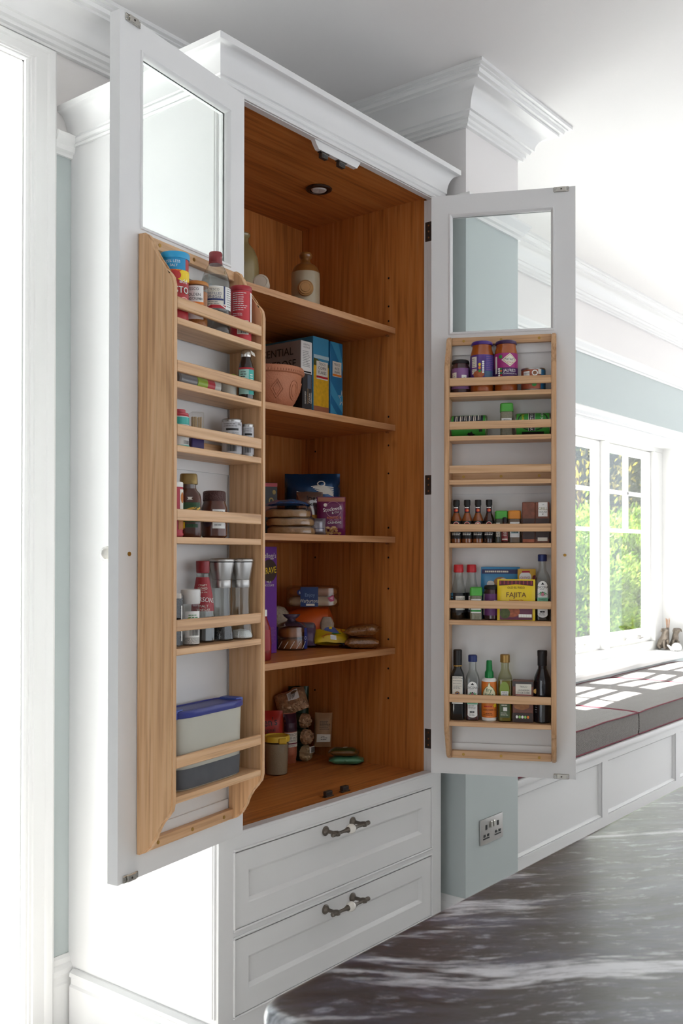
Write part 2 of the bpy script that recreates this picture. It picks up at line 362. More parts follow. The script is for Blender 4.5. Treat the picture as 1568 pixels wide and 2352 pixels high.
# window: frame, four casements with five panes each
MUL = [1.655, 2.515, 3.375, 4.235, 5.095]
g = G().box(1.50, WX1, YW-.03, YW+.07, .746, .806).box(1.50, WX1, YW-.03, YW+.07, 2.14, WZ1)
for i, x in enumerate(MUL):
    a, b = (1.50, x+.03) if i == 0 else ((x-.035, WX1) if i == 4 else (x-.032, x+.032))
    g.bbox(a, b, YW-.035 if 0 < i < 4 else YW-.03, YW+.07, .806, 2.14, .004)
win = struct('window_1', g, TRIM)
first = None
for i in range(4):
    a, b = MUL[i]+.036, MUL[i+1]-.038
    if first is None:
        W_ = b-a; st = .052; g = G()
        z0, z1 = .812, 2.134; y0, y1 = YW, YW+.045
        g.bbox(0, st, y0, y1, z0, z1, .003).bbox(W_-st, W_, y0, y1, z0, z1, .003).bbox(st, W_-st, y0, y1, z0, z0+.085, .003).bbox(st, W_-st, y0, y1, z1-.05, z1, .003)
        zb = (1.572, 1.826)
        for z in zb: g.bbox(st, W_-st, y0+.006, y1-.004, z-.011, z+.011, .003)
        g.bbox(W_/2-.011, W_/2+.011, y0+.006, y1-.004, zb[0]+.011, z1-.05, .003)
        ps = [(st, W_-st, z0+.085, zb[0]-.011)]+[(u, v, p, q) for u, v in ((st, W_/2-.011), (W_/2+.011, W_-st)) for p, q in ((zb[0]+.011, zb[1]-.011), (zb[1]+.011, z1-.05))]
        first = g.build('casement', TRIM, win); first.location = (a, 0, 0)
        panes = [G().box(u, v, YW+.024, YW+.028, p, q).build('pane', WGLASS, first) for u, v, p, q in ps]
        stay = G().tube([(.30, YW-.012, .846), (.36, YW-.02, .846), (.52, YW-.02, .846), (.58, YW-.012, .846)], .006).box(.29, .33, YW-.012, YW, .835, .857).box(.545, .585, YW-.012, YW, .835, .857)
        stay.tube([(.31, YW-.028, .846), (.57, YW-.028, .846)], .004).build('window_stay', CHROME, first)
    else:
        c = copy_to(first, win, (a, 0, 0))
        for ch in list(first.children): copy_to(ch, c)
struct('trim_window_sill', G().bbox(WX0-.03, WX1-.003, D-.028, YW-.02, .727, .748, .006, 2).box(WX0-.03, WX1, D-.012, D, .705, .727), TRIM)

# ------------------------------------------------------------------ outside
struct('ground', G().box(-14, 24, D+.3, 30, -.2, -.06), M('terrace_paving', '#e3e3e2', .8, var=.12, vs=2), smooth=False)
def leafmat(name, a, b, c, tr=.55):
    m = bpy.data.materials.new(name); m.use_nodes = True; nt = m.node_tree; N, L = nt.nodes.new, nt.links.new; p = nt.nodes['Principled BSDF']
    tc = N('ShaderNodeTexCoord'); nz = N('ShaderNodeTexNoise'); nz.inputs['Scale'].default_value = 7; nz.inputs['Detail'].default_value = 6; L(tc.outputs['Object'], nz.inputs['Vector'])
    rp = N('ShaderNodeValToRGB'); rp.color_ramp.elements[0].position = .36; rp.color_ramp.elements[0].color = lin(a); rp.color_ramp.elements[1].position = .66; rp.color_ramp.elements[1].color = lin(c)
    e = rp.color_ramp.elements.new(.5); e.color = lin(b); L(nz.outputs['Fac'], rp.inputs[0]); L(rp.outputs[0], p.inputs['Base Color']); p.inputs['Roughness'].default_value = .6
    t = N('ShaderNodeBsdfTranslucent'); L(rp.outputs[0], t.inputs[0]); mx = N('ShaderNodeMixShader'); mx.inputs[0].default_value = tr
    L(p.outputs[0], mx.inputs[1]); L(t.outputs[0], mx.inputs[2]); L(mx.outputs[0], nt.nodes['Material Output'].inputs[0]); return m
BARK = M('bark', '#5c4632', .9, var=.3, vs=20)
def shrub(name, label, loc, rx, ry, h, n, ls, mat, seed, spray=5, group='shrubs beyond the window'):
    q = np.random.default_rng(seed); t = thing(name, label, 'shrub', loc, 0, group)
    k = n//spray; u = q.normal(size=(k, 3)); u /= np.linalg.norm(u, axis=1)[:, None]; r = q.uniform(.45, 1, k)**.6
    lump = 1+.18*np.sin(u[:, 0]*9+seed)+.15*np.sin(u[:, 2]*11+seed*2)
    c = u*(r*lump)[:, None]*np.array([rx, ry, h*.5])+np.array([0, 0, h*.52])
    c = np.repeat(c, spray, 0)+q.normal(size=(k*spray, 3))*ls*1.2
    d = np.repeat(u, spray, 0)*.8+q.normal(size=(k*spray, 3))*.6+np.array([0, 0, .7]); d /= np.linalg.norm(d, axis=1)[:, None]
    s_ = np.cross(d, q.normal(size=d.shape)); s_ /= np.linalg.norm(s_, axis=1)[:, None]
    L_ = ls*q.uniform(.6, 1.3, len(c))[:, None]
    v = np.stack([c-d*L_, c+s_*L_*.34, c+d*L_, c-s_*L_*.34], 1).reshape(-1, 3)
    f = np.arange(len(v)).reshape(-1, 4)
    me = bpy.data.meshes.new('foliage'); me.from_pydata(v.tolist(), [], f.tolist()); me.materials.append(mat)
    o = bpy.data.objects.new('foliage', me); COL.objects.link(o); o.parent = t; o['kind'] = 'stuff'
    g = G()
    for j in range(4):
        a = seed+j*1.7; g.tube([(math.cos(a)*.05, math.sin(a)*.05, -.02), (math.cos(a)*rx*.2, math.sin(a)*ry*.2, h*.35), (math.cos(a)*rx*.4, math.sin(a)*ry*.4, h*.75)], [.05, .035, .012], 6)
    g.build('stem', BARK, t); return t
LIME = leafmat('lime_foliage', '#3f5a10', '#6f8f24', '#a3b04a')
DKG = leafmat('dark_foliage', '#1a2410', '#33421f', '#5c6b38', .4)
GLD = leafmat('golden_foliage', '#6a6a1c', '#a3912a', '#c4b04f')
shrub('conifer_shrub', 'bright lime conifer shrub filling the lower right window panes', (10.3, 3.3, -.06), 1.05, .7, 2.0, 26000, .038, LIME, 3)
shrub('conifer_shrub', 'bright lime conifer shrub seen in the left casement beside the cabinet door', (8.7, 3.1, -.06), .75, .6, 1.85, 18000, .038, LIME, 5)
shrub('conifer_shrub', 'lime conifer shrub at the right end of the garden bed', (12.3, 3.5, -.06), .9, .7, 1.9, 12000, .042, LIME, 8)
shrub('climbing_shrub', 'loose golden leaved climber in front of the dark tree', (11.2, 4.05, -.06), 1.5, .3, 3.6, 1500, .05, GLD, 11, 3)
shrub('dark_tree', 'dark green tree behind the upper right panes', (14.0, 5.3, -.06), 1.5, 1.0, 5.0, 24000, .07, DKG, 14)
shrub('dark_tree', 'dark green tree behind the left casement', (11.6, 5.1, -.06), 1.2, .9, 4.6, 18000, .07, DKG, 17)
shrub('dark_tree', 'dark green tree at the far right of the garden', (17.0, 5.8, -.06), 1.7, 1.2, 5.2, 18000, .08, DKG, 19)

# ------------------------------------------------------------------ window seat
g = G(); BX = [1.454, 1.488, 2.239, 2.299, 3.119, 3.179, 3.999, 4.059, 4.879, 4.94]
seat = thing('window_seat', 'white panelled window seat bench running below the window', 'bench', (4.0, YB, 0))
def off(g, dx, dy, dz=0): g.v = [(x-dx, y-dy, z-dz) for x, y, z in g.v]; return g
g = G().box(1.454, 4.94, YB+.016, D, 0, .555)
off(g, 4, YB).build('carcase', PAINT, seat, smooth=False)
g = G().box(1.454, 4.94, YB, YB+.016, 0, .29).box(1.454, 4.94, YB, YB+.016, .525, .555)
for i in range(0, 10, 2): g.box(BX[i], BX[i+1], YB, YB+.016, .29, .525)
off(g, 4, YB).build('front_frame', PAINT, seat, smooth=False)
bead = [(0, 0), (.010, .0), (.012, .004), (.006, .010), (0, .012)]
for i in range(1, 9, 2):
    a, b = BX[i], BX[i+1]; cx, cz = (a+b)/2, .4075; hw, hh = (b-a)/2, .1175
    rings = [[(cx+sx*(hw-q[1]), YB+.016-q[0], cz+sz*(hh-q[1])) for q in bead] for sx, sz in ((-1, -1), (1, -1), (1, 1), (-1, 1), (-1, -1))]
    off(G().rings(rings, False, False), 4, YB).build('panel_bead', PAINT, seat)
off(G().bbox(1.456, 4.94, YB-.012, D-.002, .556, .582, .006, 2), 4, YB).build('seat_board', PAINT, seat)
# herringbone tweed
def tweed():
    m, nt, b = new_mat('tweed_herringbone'); N, L = nt.nodes.new, nt.links.new
    tc = N('ShaderNodeTexCoord'); sx = N('ShaderNodeSeparateXYZ'); L(tc.outputs['Object'], sx.inputs[0])
    def mth(op, a, bv=None, c=None):
        n = N('ShaderNodeMath'); n.operation = op
        for i, q in enumerate((a, bv, c)):
            if q is None: continue
            if isinstance(q, (int, float)): n.inputs[i].default_value = q
            else: L(q, n.inputs[i])
        return n.outputs[0]
    yz = mth('ADD', sx.outputs[1], sx.outputs[2])
    tri = mth('PINGPONG', yz, .030)
    ph = mth('ADD', sx.outputs[0], mth('MULTIPLY', tri, 1.0))
    st = mth('SINE', mth('MULTIPLY', ph, 820.0))
    nz = N('ShaderNodeTexNoise'); nz.inputs['Scale'].default_value = 260; L(tc.outputs['Object'], nz.inputs['Vector'])
    v = mth('ADD', mth('MULTIPLY', st, .5), nz.outputs['Fac'])
    rp = N('ShaderNodeValToRGB'); rp.color_ramp.elements[0].position = .25; rp.color_ramp.elements[0].color = lin('#37322f'); rp.color_ramp.elements[1].position = .8; rp.color_ramp.elements[1].color = lin('#a59d98')
    L(v, rp.inputs[0]); L(rp.outputs[0], b.inputs['Base Color']); b.inputs['Roughness'].default_value = .95; b.inputs['Sheen Weight'].default_value = .2
    bp = N('ShaderNodeBump'); bp.inputs['Strength'].default_value = .3; bp.inputs['Distance'].default_value = .003; L(v, bp.inputs['Height']); L(bp.outputs[0], b.inputs['Normal'])
    return m
TWEED = tweed(); PIPE = M('maroon_piping', '#7a3542', .8, var=.2, vs=90)
def cushion(label, a, b, rz, dz):
    cx = (a+b)/2; t = thing('seat_cushion', label, 'cushion', (cx, .285, .5825), 0, 'tweed cushions on the window seat')
    hw, hd, h = (b-a)/2, .318, .112; n, m = 26, 14
    def top(u, v): return h-.010*((abs(u)**8+abs(v)**8)/2)+.008*(1-u*u)*(1-v*v)+.0025*noise.noise(Vector((u*3+a*5, v*3, 1)))
    g = G(); g.rings([[(u*hw, v*hd, top(u, v)) for u in [-1+2*i/n for i in range(n+1)]] for v in [-1+2*j/m for j in range(m+1)]], False, False, closed=False)
    per = [(-1+2*i/n, -1) for i in range(n)]+[(1, -1+2*j/m) for j in range(m)]+[(1-2*i/n, 1) for i in range(n)]+[(-1, 1-2*j/m) for j in range(m)]
    def rg(z, o): return [(u*hw+(o*u if abs(u) == 1 else 0), v*hd+(o*v if abs(v) == 1 else 0), z if z is not None else top(u, v)) for u, v in per]
    g.rings([rg(None, 0), rg(h*.7, .003), rg(h*.3, .003), rg(.004, 0)], False, True)
    g.build('cushion_body', TWEED, t, ang=50)
    for z, o in ((None, .001), (.006, .001)):
        pts = rg(z, o); pts.append(pts[0]); G().tube(pts, .0032, 6).build('piping', PIPE, t)
cushion('grey tweed seat cushion nearest the cabinet, partly behind the open door', 1.475, 2.629, 0, 0)
cushion('grey tweed seat cushion at the right edge of the picture', 2.645, 3.80, 0, 0)
cushion('third grey tweed cushion further along the window seat', 3.816, 4.93, 0, 0)

# ------------------------------------------------------------------ socket on the pier
so = thing('wall_socket', 'brushed steel double wall socket with black inserts on the pier', 'socket', (1.2565, YP, .458))
G().bbox(-.0765, .0765, -.007, 0, -.0435, .0435, .003, 2).build('face_plate', STEEL, so)
for sx in (-.04, .04):
    G().box(sx-.005, sx+.005, -.0085, -.0065, .006, .022).box(sx-.018, sx-.006, -.0085, -.0065, -.018, -.010).box(sx+.006, sx+.018, -.0085, -.0065, -.018, -.010).box(sx-.021, sx+.021, -.008, -.0065, -.026, -.022).build('socket_insert', BLACK, so)
for sx in (-.009, .009):
    G().bbox(sx-.006, sx+.006, -.013, -.006, .008, .030, .002).build('switch', CHROME, so)

# ------------------------------------------------------------------ kitchen island
def granite():
    m, nt, b = new_mat('leathered_granite'); N, L = nt.nodes.new, nt.links.new
    tc = N('ShaderNodeTexCoord'); mp = N('ShaderNodeMapping'); mp.vector_type = 'POINT'
    mp.inputs['Rotation'].default_value = (0, 0, R(45)); L(tc.outputs['Object'], mp.inputs[0])
    wn = N('ShaderNodeTexNoise'); wn.inputs['Scale'].default_value = 2.2; L(mp.outputs[0], wn.inputs['Vector'])
    wa = N('ShaderNodeVectorMath'); wa.operation = 'MULTIPLY_ADD'; wa.inputs[1].default_value = (.05, .14, .05); L(wn.outputs['Color'], wa.inputs[0]); L(mp.outputs[0], wa.inputs[2])
    def nz(sc, scale, det, rough=.6):
        q = N('ShaderNodeMapping'); q.inputs['Scale'].default_value = sc; L(wa.outputs[0], q.inputs[0])
        n = N('ShaderNodeTexNoise'); n.inputs['Scale'].default_value = scale; n.inputs['Detail'].default_value = det; n.inputs['Roughness'].default_value = rough; L(q.outputs[0], n.inputs['Vector']); return n.outputs['Fac']
    def rng(v, a, bb, lo, hi):
        r = N('ShaderNodeMapRange'); r.inputs[1].default_value = a; r.inputs[2].default_value = bb; r.inputs[3].default_value = lo; r.inputs[4].default_value = hi; L(v, r.inputs[0]); return r.outputs[0]
    vein = rng(nz((1.4, 9, 2), 1.0, 10, .74), .56, .63, 0, .95)
    fleck = rng(nz((22, 75, 22), 1.0, 6, .75), .56, .66, 0, .75)
    cloud = rng(nz((4.0, 16, 4), 1.3, 9, .72), .47, .68, 0, .75)
    base = N('ShaderNodeMix'); base.data_type = 'RGBA'; base.inputs[6].default_value = lin('#13161f'); base.inputs[7].default_value = lin('#545a75'); L(cloud, base.inputs[0])
    c2 = N('ShaderNodeMix'); c2.data_type = 'RGBA'; c2.inputs[7].default_value = lin('#b4b8c6'); L(fleck, c2.inputs[0]); L(base.outputs[2], c2.inputs[6])
    c3 = N('ShaderNodeMix'); c3.data_type = 'RGBA'; c3.inputs[7].default_value = lin('#dcdde2'); L(vein, c3.inputs[0]); L(c2.outputs[2], c3.inputs[6])
    L(c3.outputs[2], b.inputs['Base Color'])
    L(rng(nz((8, 30, 8), 2, 4), .3, .7, .30, .42), b.inputs['Roughness']); b.inputs['Specular IOR Level'].default_value = 1.0; b.inputs['IOR'].default_value = 1.8; b.inputs['Coat Weight'].default_value = .35; b.inputs['Coat Roughness'].default_value = .2
    bp = N('ShaderNodeBump'); bp.inputs['Strength'].default_value = .18; bp.inputs['Distance'].default_value = .004; L(nz((20, 60, 20), 3, 3), bp.inputs['Height']); L(bp.outputs[0], b.inputs['Normal'])
    return m
isl = thing('kitchen_island', 'kitchen island with dark veined granite worktop in the foreground', 'island', (1.0, -1.8, 0))
def rrect(x0, x1, y0, y1, r, n=6):
    out = []
    for cx, cy, a in ((x1-r, y1-r, 0), (x0+r, y1-r, 90), (x0+r, y0+r, 180), (x1-r, y0+r, 270)):
        out += [(cx+r*math.cos(R(a+90*k/n)), cy+r*math.sin(R(a+90*k/n))) for k in range(n+1)]
    return out
rg = []
for z, o in ((.872, .012), (.876, .004), (.884, 0), (.898, 0), (.905, .003), (.909, .009), (.910, .016)):
    rg.append([(x-1, y+1.8, z) for x, y in rrect(-.963+o, 3.3-o, -2.55+o, -1.022-o, .045-o)])
G().rings(rg).build('worktop', granite(), isl, ang=50)
off(G().bbox(-.88, 3.2, -2.46, -1.11, .09, .871, .004), 1, -1.8).build('cabinet_base', PAINT, isl)
off(G().box(-.83, 3.15, -2.41, -1.16, 0, .09), 1, -1.8).build('plinth', PAINT, isl)

# ------------------------------------------------------------------ the pantry cabinet
W = 1.023; XL = .0526; XR = .9704; ZB = .696; ZT = 2.685; ZH = 2.573; YI = .565; DT = .0286; DW = .4559; T0, T1 = ZB+.003, ZB+.003+1.87
cab = thing('pantry_cabinet', 'tall white larder cabinet with both doors open above two drawers', 'cabinet')
G().box(0, .018, .02, D-.001, 0, ZT-.02).build('side_panel', PAINT, cab, smooth=False)
G().box(W-.018, W, .02, D-.001, 0, ZT-.02).build('side_panel', PAINT, cab, smooth=False)
# small bead strip on the left side near the front
G().prism([(-.0005, .009), (-.004, .011), (-.004, .014), (-.0005, .0165), (-.004, .019), (-.004, .022), (-.0005, .025), (.004, .025), (.004, .009)], 'z', .24, 2.57).build('side_bead', PAINT, cab)
# face frame
DR = ((.4430, .6525), (.2227, .4315)); g = G()
g.box(0, XL, 0, .02, 0, ZT-.02).box(XR, W, 0, .02, 0, ZT-.02)
g.box(XL, XR, 0, .02, DR[0][1], ZB-.008).box(XL, XR, 0, .02, DR[1][1], DR[0][0]).box(XL, XR, 0, .02, 0, DR[1][0]).box(XL, XR, 0, .02, ZH, ZT-.02)
g.build('face_frame', PAINT, cab, smooth=False)
G().bbox(XL, XR, -.002, .032, ZB-.008, ZB, .002).build('sill_strip', PAINT, cab)
# cock beads round the drawers
for z0, z1 in DR:
    g = G(); y0 = -.004
    g.bbox(XL, XR, y0, .018, z1-.006, z1, .0018).bbox(XL, XR, y0, .018, z0, z0+.006, .0018).bbox(XL, XL+.006, y0, .018, z0+.006, z1-.006, .0018).bbox(XR-.006, XR, y0, .018, z0+.006, z1-.006, .0018)
    g.build('drawer_bead', PAINT, cab)
# lining
G().box(.018, XL, .02, YI, ZB-.02, 2.60).build('lining_panel', VEN_V, cab, smooth=False)
G().box(XR+.001, W-.018, .032, YI, ZB-.02, 2.60).build('lining_panel', VEN_V, cab, smooth=False)
G().box(XR, XR+.012, .0205, .0325, ZB, ZH).build('frame_return', PAINT, cab, smooth=False)
G().box(.018, W-.018, YI, YI+.02, ZB-.02, 2.60).build('back_panel', VEN_V, cab, smooth=False)
G().box(.018, W-.018, .032, YI, ZB-.022, ZB-.005).build('base_board', VEN_H, cab, smooth=False)
G().box(.018, W-.018, .02, YI, 2.582, 2.60).build('top_board', VEN_H, cab, smooth=False)
G().box(.0, W, 0, D-.001, ZT-.03, ZT-.012).build('roof_board', PAINT, cab, smooth=False)
for z in (2.168, 1.841, 1.465, 1.091):
    s_ = G().box(XL+.001, XR-.001, .1495, YI-.001, z-.019, z).build('shelf', VEN_H, cab, smooth=False)
    G().bbox(XL+.001, XR-.001, .147, .1500, z-.0194, z+.0004, .0006).build('lipping', LIP, s_)
# pin holes and pins on the right lining
hole = None; HM = M('pin_hole', '#140b05', .9)
for z in (2.343, 2.247, 2.197, 1.872, 1.775, 1.68, 1.496, 1.395, 1.29, 1.119, 1.02, .92):
    for y in (.177, .50):
        if hole is None:
            hole = G().rings([[(x, .0035*math.cos(a), .0035*math.sin(a)) for a in [2*math.pi*k/10 for k in range(10)]] for x in (0, .0008)]).build('pin_hole', HM, cab); hole.location = (XR+.0004, y, z)
        else: copy_to(hole, cab, (XR+.0004, y, z))
pin = None
for z in (2.168, 1.841, 1.465, 1.091):
    if pin is None:
        pin = G().tube([(0, 0, 0), (-.012, 0, 0)], .003, 8).box(-.013, -.002, -.004, .004, -.001, .003).build('shelf_pin', CHROME, cab); pin.location = (XR+.001, .177, z-.0225)
    else: copy_to(pin, cab, (XR+.001, .177, z-.0225))
# cornice
zc = 2.575
cor = [(0, zc), (.006, zc), (.009, zc+.005), (.006, zc+.010), (.010, zc+.013), (.013, zc+.020), (.010, zc+.027), (.014, zc+.030)]
cor += [(.014+.030*(1-math.cos(t)), zc+.032+.060*math.sin(t)) for t in [math.pi/2*k/8 for k in range(0, 9)]]
cor += [(.048, zc+.094), (.048, ZT), (0, ZT)]
G().sweep(cor, [(0, D-.001), (0, 0), (W, 0), (W, D-.001)]).build('cornice', PAINT, cab, ang=25)
# side skirting
sk = [(0, 0), (.018, 0), (.018, .175), (.013, .182), (.013, .198), (.019, .204), (.017, .214), (.006, .222), (0, .222)]
G().sweep(sk, [(0, D-.03), (0, .035)]).build('skirting', PAINT, cab, ang=25)
# downlight
g = G().lathe([(.0, 0), (.040, 0), (.043, -.003), (.040, -.007), (.030, -.008), (.029, -.004), (.0, -.003)], 32)
dl = g.build('downlight', M('dark_bezel', '#3a2418', .35, .3), cab); dl.location = (.688, .25, 2.582)
q = G().lathe([(0, -.0075), (.016, -.0095), (.022, -.0085), (.026, -.004), (0, -.0035)], 24).build('lens', M('frosted_lens', '#d9d6d2', .3), dl)
# catches: block under the head, and two on the base
G().prism([(.375, ZH+.002), (.59, ZH+.002), (.58, ZH-.012), (.572, ZH-.022), (.395, ZH-.022), (.385, ZH-.012)], 'y', .006, .02).build('catch_block', PAINT, cab)
def catch(x, y, z, s=1):
    c = G().bbox(x-.020, x+.020, y-.007, y+.007, z, z+s*.003, .001).bbox(x-.014, x+.014, y-.006, y+.008, z+s*.003, z+s*.017, .0015).build('magnet_catch', DARKIRON, cab)
    G().box(x-.011, x+.011, y-.0068, y-.0058, z+s*.006, z+s*.014).build('magnet', BLACK, c)
    G().bbox(x-.0125, x+.0125, y-.0064, y-.0056, z+s*.0048, z+s*.0058, .0002).build('rim', CHROME, c)
catch(.425, .014, ZH-.022, -1); catch(.505, .014, ZH-.022, -1)
catch(.514, .066, ZB-.005); catch(.595, .068, ZB-.005)
# hinges on the right stile
for z in (2.468, 1.634, .802):
    g = G().box(XR-.0008, XR+.001, .002, .028, z-.032, z+.032).tube([(XR+.001, -.004, z-.032), (XR+.001, -.004, z+.032)], .004, 8)
    h = g.build('hinge', DARKIRON, cab)
    for dz in (-.02, 0, .02): G().rings([[(x, .014+.003*math.cos(a), z+dz+.003*math.sin(a)) for a in [math.pi*k/4 for k in range(8)]] for x in (XR-.0008, XR-.0016)]).build('screw', CHROME, h)
# drawers
CER = M('crackle_ceramic', '#ece7de', .18, var=.10, vs=220, coat=.5)
for z0, z1 in DR:
    a, b = XL+.0075, XR-.0075; c, d = z0+.0075, z1-.0100
    px0, px1 = .118, .903; pz0, pz1 = z0+.073, z1-.072; ch = .010
    g = G().box(a, px0-ch, 0, .018, c, d).box(px1+ch, b, 0, .018, c, d).box(px0-ch, px1+ch, 0, .018, c, pz0-ch).box(px0-ch, px1+ch, 0, .018, pz1+ch, d)
    dr = g.build('drawer', PAINT, cab, smooth=False)
    g = G().rings([[(px0-ch, 0, pz0-ch), (px1+ch, 0, pz0-ch), (px1+ch, 0, pz1+ch), (px0-ch, 0, pz1+ch)], [(px0-ch*.7, .002, pz0-ch*.7), (px1+ch*.7, .002, pz0-ch*.7), (px1+ch*.7, .002, pz1+ch*.7), (px0-ch*.7, .002, pz1+ch*.7)], [(px0, .009, pz0), (px1, .009, pz0), (px1, .009, pz1), (px0, .009, pz1)]], False, True)
    g.build('drawer_panel', PAINT, dr, smooth=False)
    G().box(a-.006, b+.006, .017, .05, c-.003, d+.006).build('drawer_gap_shade', M('gap_shadow', '#3b3835', .9), dr, smooth=False)  # dark backing sheet, shade of the gap round the drawer as colour
    zh = z1-.030; xa, xb, ym = .4195, .5445, -.044; g = G()
    for x in (xa, xb):
        m = Matrix.Translation((x, 0, zh)) @ Matrix.Rotation(R(90), 4, 'X')
        g.v += []; k = G().lathe([(0, 0), (.0135, 0), (.0140, .003), (.0105, .005), (.0095, .008), (.0055, .012), (.0050, .030), (.0070, .036), (.0085, .044), (.006, .0515), (0, .053)], 18).move(m); g.add(k.v, k.f)
    def bar(xs):
        pts = [(x, ym, zh) for x, r in xs]; return g.tube(pts, [r for x, r in xs], 12)
    bar([(xa-.024, .002), (xa-.022, .0062), (xa-.014, .0068), (xa-.004, .0050), (xa, .0062), (xa+.008, .0048), (xa+.028, .0046), (xa+.040, .0060), (xa+.046, .0085), (xa+.049, .0085)])
    bar([(xb+.024, .002), (xb+.022, .0062), (xb+.014, .0068), (xb+.004, .0050), (xb, .0062), (xb-.008, .0048), (xb-.028, .0046), (xb-.040, .0060), (xb-.046, .0085), (xb-.049, .0085)])
    g.build('handle', BRONZE, dr)
    G().tube([((xa+xb)/2+q*.014, ym, zh) for q in (-1, -.9, -.6, -.2, .2, .6, .9, 1)], [.007, .0095, .0125, .0140, .0140, .0125, .0095, .007], 16).build('ceramic_bead', CER, dr)
# doors: local frame, x along the door, -y out of the inner face, z world height
AL, AR = 2.9914057, 2.0264718
nL = Vector((math.sin(AL), math.cos(AL))); nR = Vector((-math.sin(AR), math.cos(AR)))
OL = Vector((XL, 0))+nL*DT; OR = Vector((XR, 0))+nR*DT
THL = math.atan2(nL.x, -nL.y); THR = math.atan2(nR.x, -nR.y)
def door(side):
    O, th = (OL, THL) if side == 'L' else (OR, THR)
    u = (lambda a: -a) if side == 'L' else (lambda a: a)       # a = distance from hinge
    def X(a, b): return (min(u(a), u(b)), max(u(a), u(b)))
    g = G(); G0, G1 = .057, .391; GZ0, GZ1 = 2.116, 2.510; PZ1 = 2.049
    y0, y1 = 0, DT
    for a, b, z0, z1 in ((0, G0, T0, T1), (G1, DW, T0, T1), (G0, G1, GZ1, T1), (G0, G1, PZ1, GZ0), (G0, G1, T0, .80), (G0, G1, 1.60, 1.665)):
        g.box(*X(a, b), y0, y1, z0, z1)
    d = g.build('door', PAINT, cab, smooth=False, label='open left cabinet door with glazed top' if side == 'L' else 'open right cabinet door with glazed top')
    d.location = (O.x, O.y, 0); d.rotation_euler = (0, 0, th)
    G().box(*X(G0, G1), .006, DT-.006, .80, 1.60).build('door_panel', PAINT, d, smooth=False)
    G().box(*X(G0, G1), .006, DT-.006, 1.665, PZ1).build('door_panel', PAINT, d, smooth=False)
    G().box(*X(G0, G1), .012, .016, GZ0, GZ1).build('glass_pane', GLASS, d, smooth=False)
    xa, xb = X(G0, G1); cx, cz, hw, hh = (xa+xb)/2, (GZ0+GZ1)/2, (xb-xa)/2, (GZ1-GZ0)/2
    bd = [(0, 0), (.003, .001), (.004, .004), (.002, .007), (-.004, .010), (-.010, .011), (-.012, .011)]
    for s_ in (0, 1):
        rings = [[(cx+sx*(hw-q[1]), (0-q[0]) if s_ == 0 else DT+q[0], cz+sz*(hh-q[1])) for q in bd] for sx, sz in ((-1, -1), (1, -1), (1, 1), (-1, 1), (-1, -1))]
        G().rings(rings, False, False).build('glazing_bead', PAINT, d)
    # strike plates at the free corners, knob and its screw
    for z in (T1-.008, T0+.008):
        x = u(DW-.039 if side == 'L' else .412)
        p = G().bbox(x-.024, x+.024, -.0025, 0, z-.008, z+.008, .002).bbox(x-.014, x+.014, -.007, -.0025, z-.0075, z+.0075, .001).build('strike_plate', CHROME, d)
        for sx in (-.019, .019): G().disc_y(x+sx, -.0024, z, .0035, .0014, 10).build('screw', STEEL, p)
        G().disc_y(x, -.0069, z, .0025, .0006, 8).build('screw', DARKIRON, p)
    xk = u(DW-.033); G().disc_y(xk, 0, 1.404, .0048, .002, 12).build('screw', BRASS, d)
    m = Matrix.Translation((xk, DT, 1.404)) @ Matrix.Rotation(R(-90), 4, 'X')
    G().lathe([(0, 0), (.011, 0), (.012, .004), (.006, .009), (.006, .016), (0, .016)], 16).move(m).build('knob_rose', BRONZE, d)
    G().lathe([(0, .016), (.008, .017), (.015, .023), (.0175, .032), (.015, .041), (.008, .047), (0, .049)], 20).move(m).build('knob', CER, d)
door('L'); door('R')
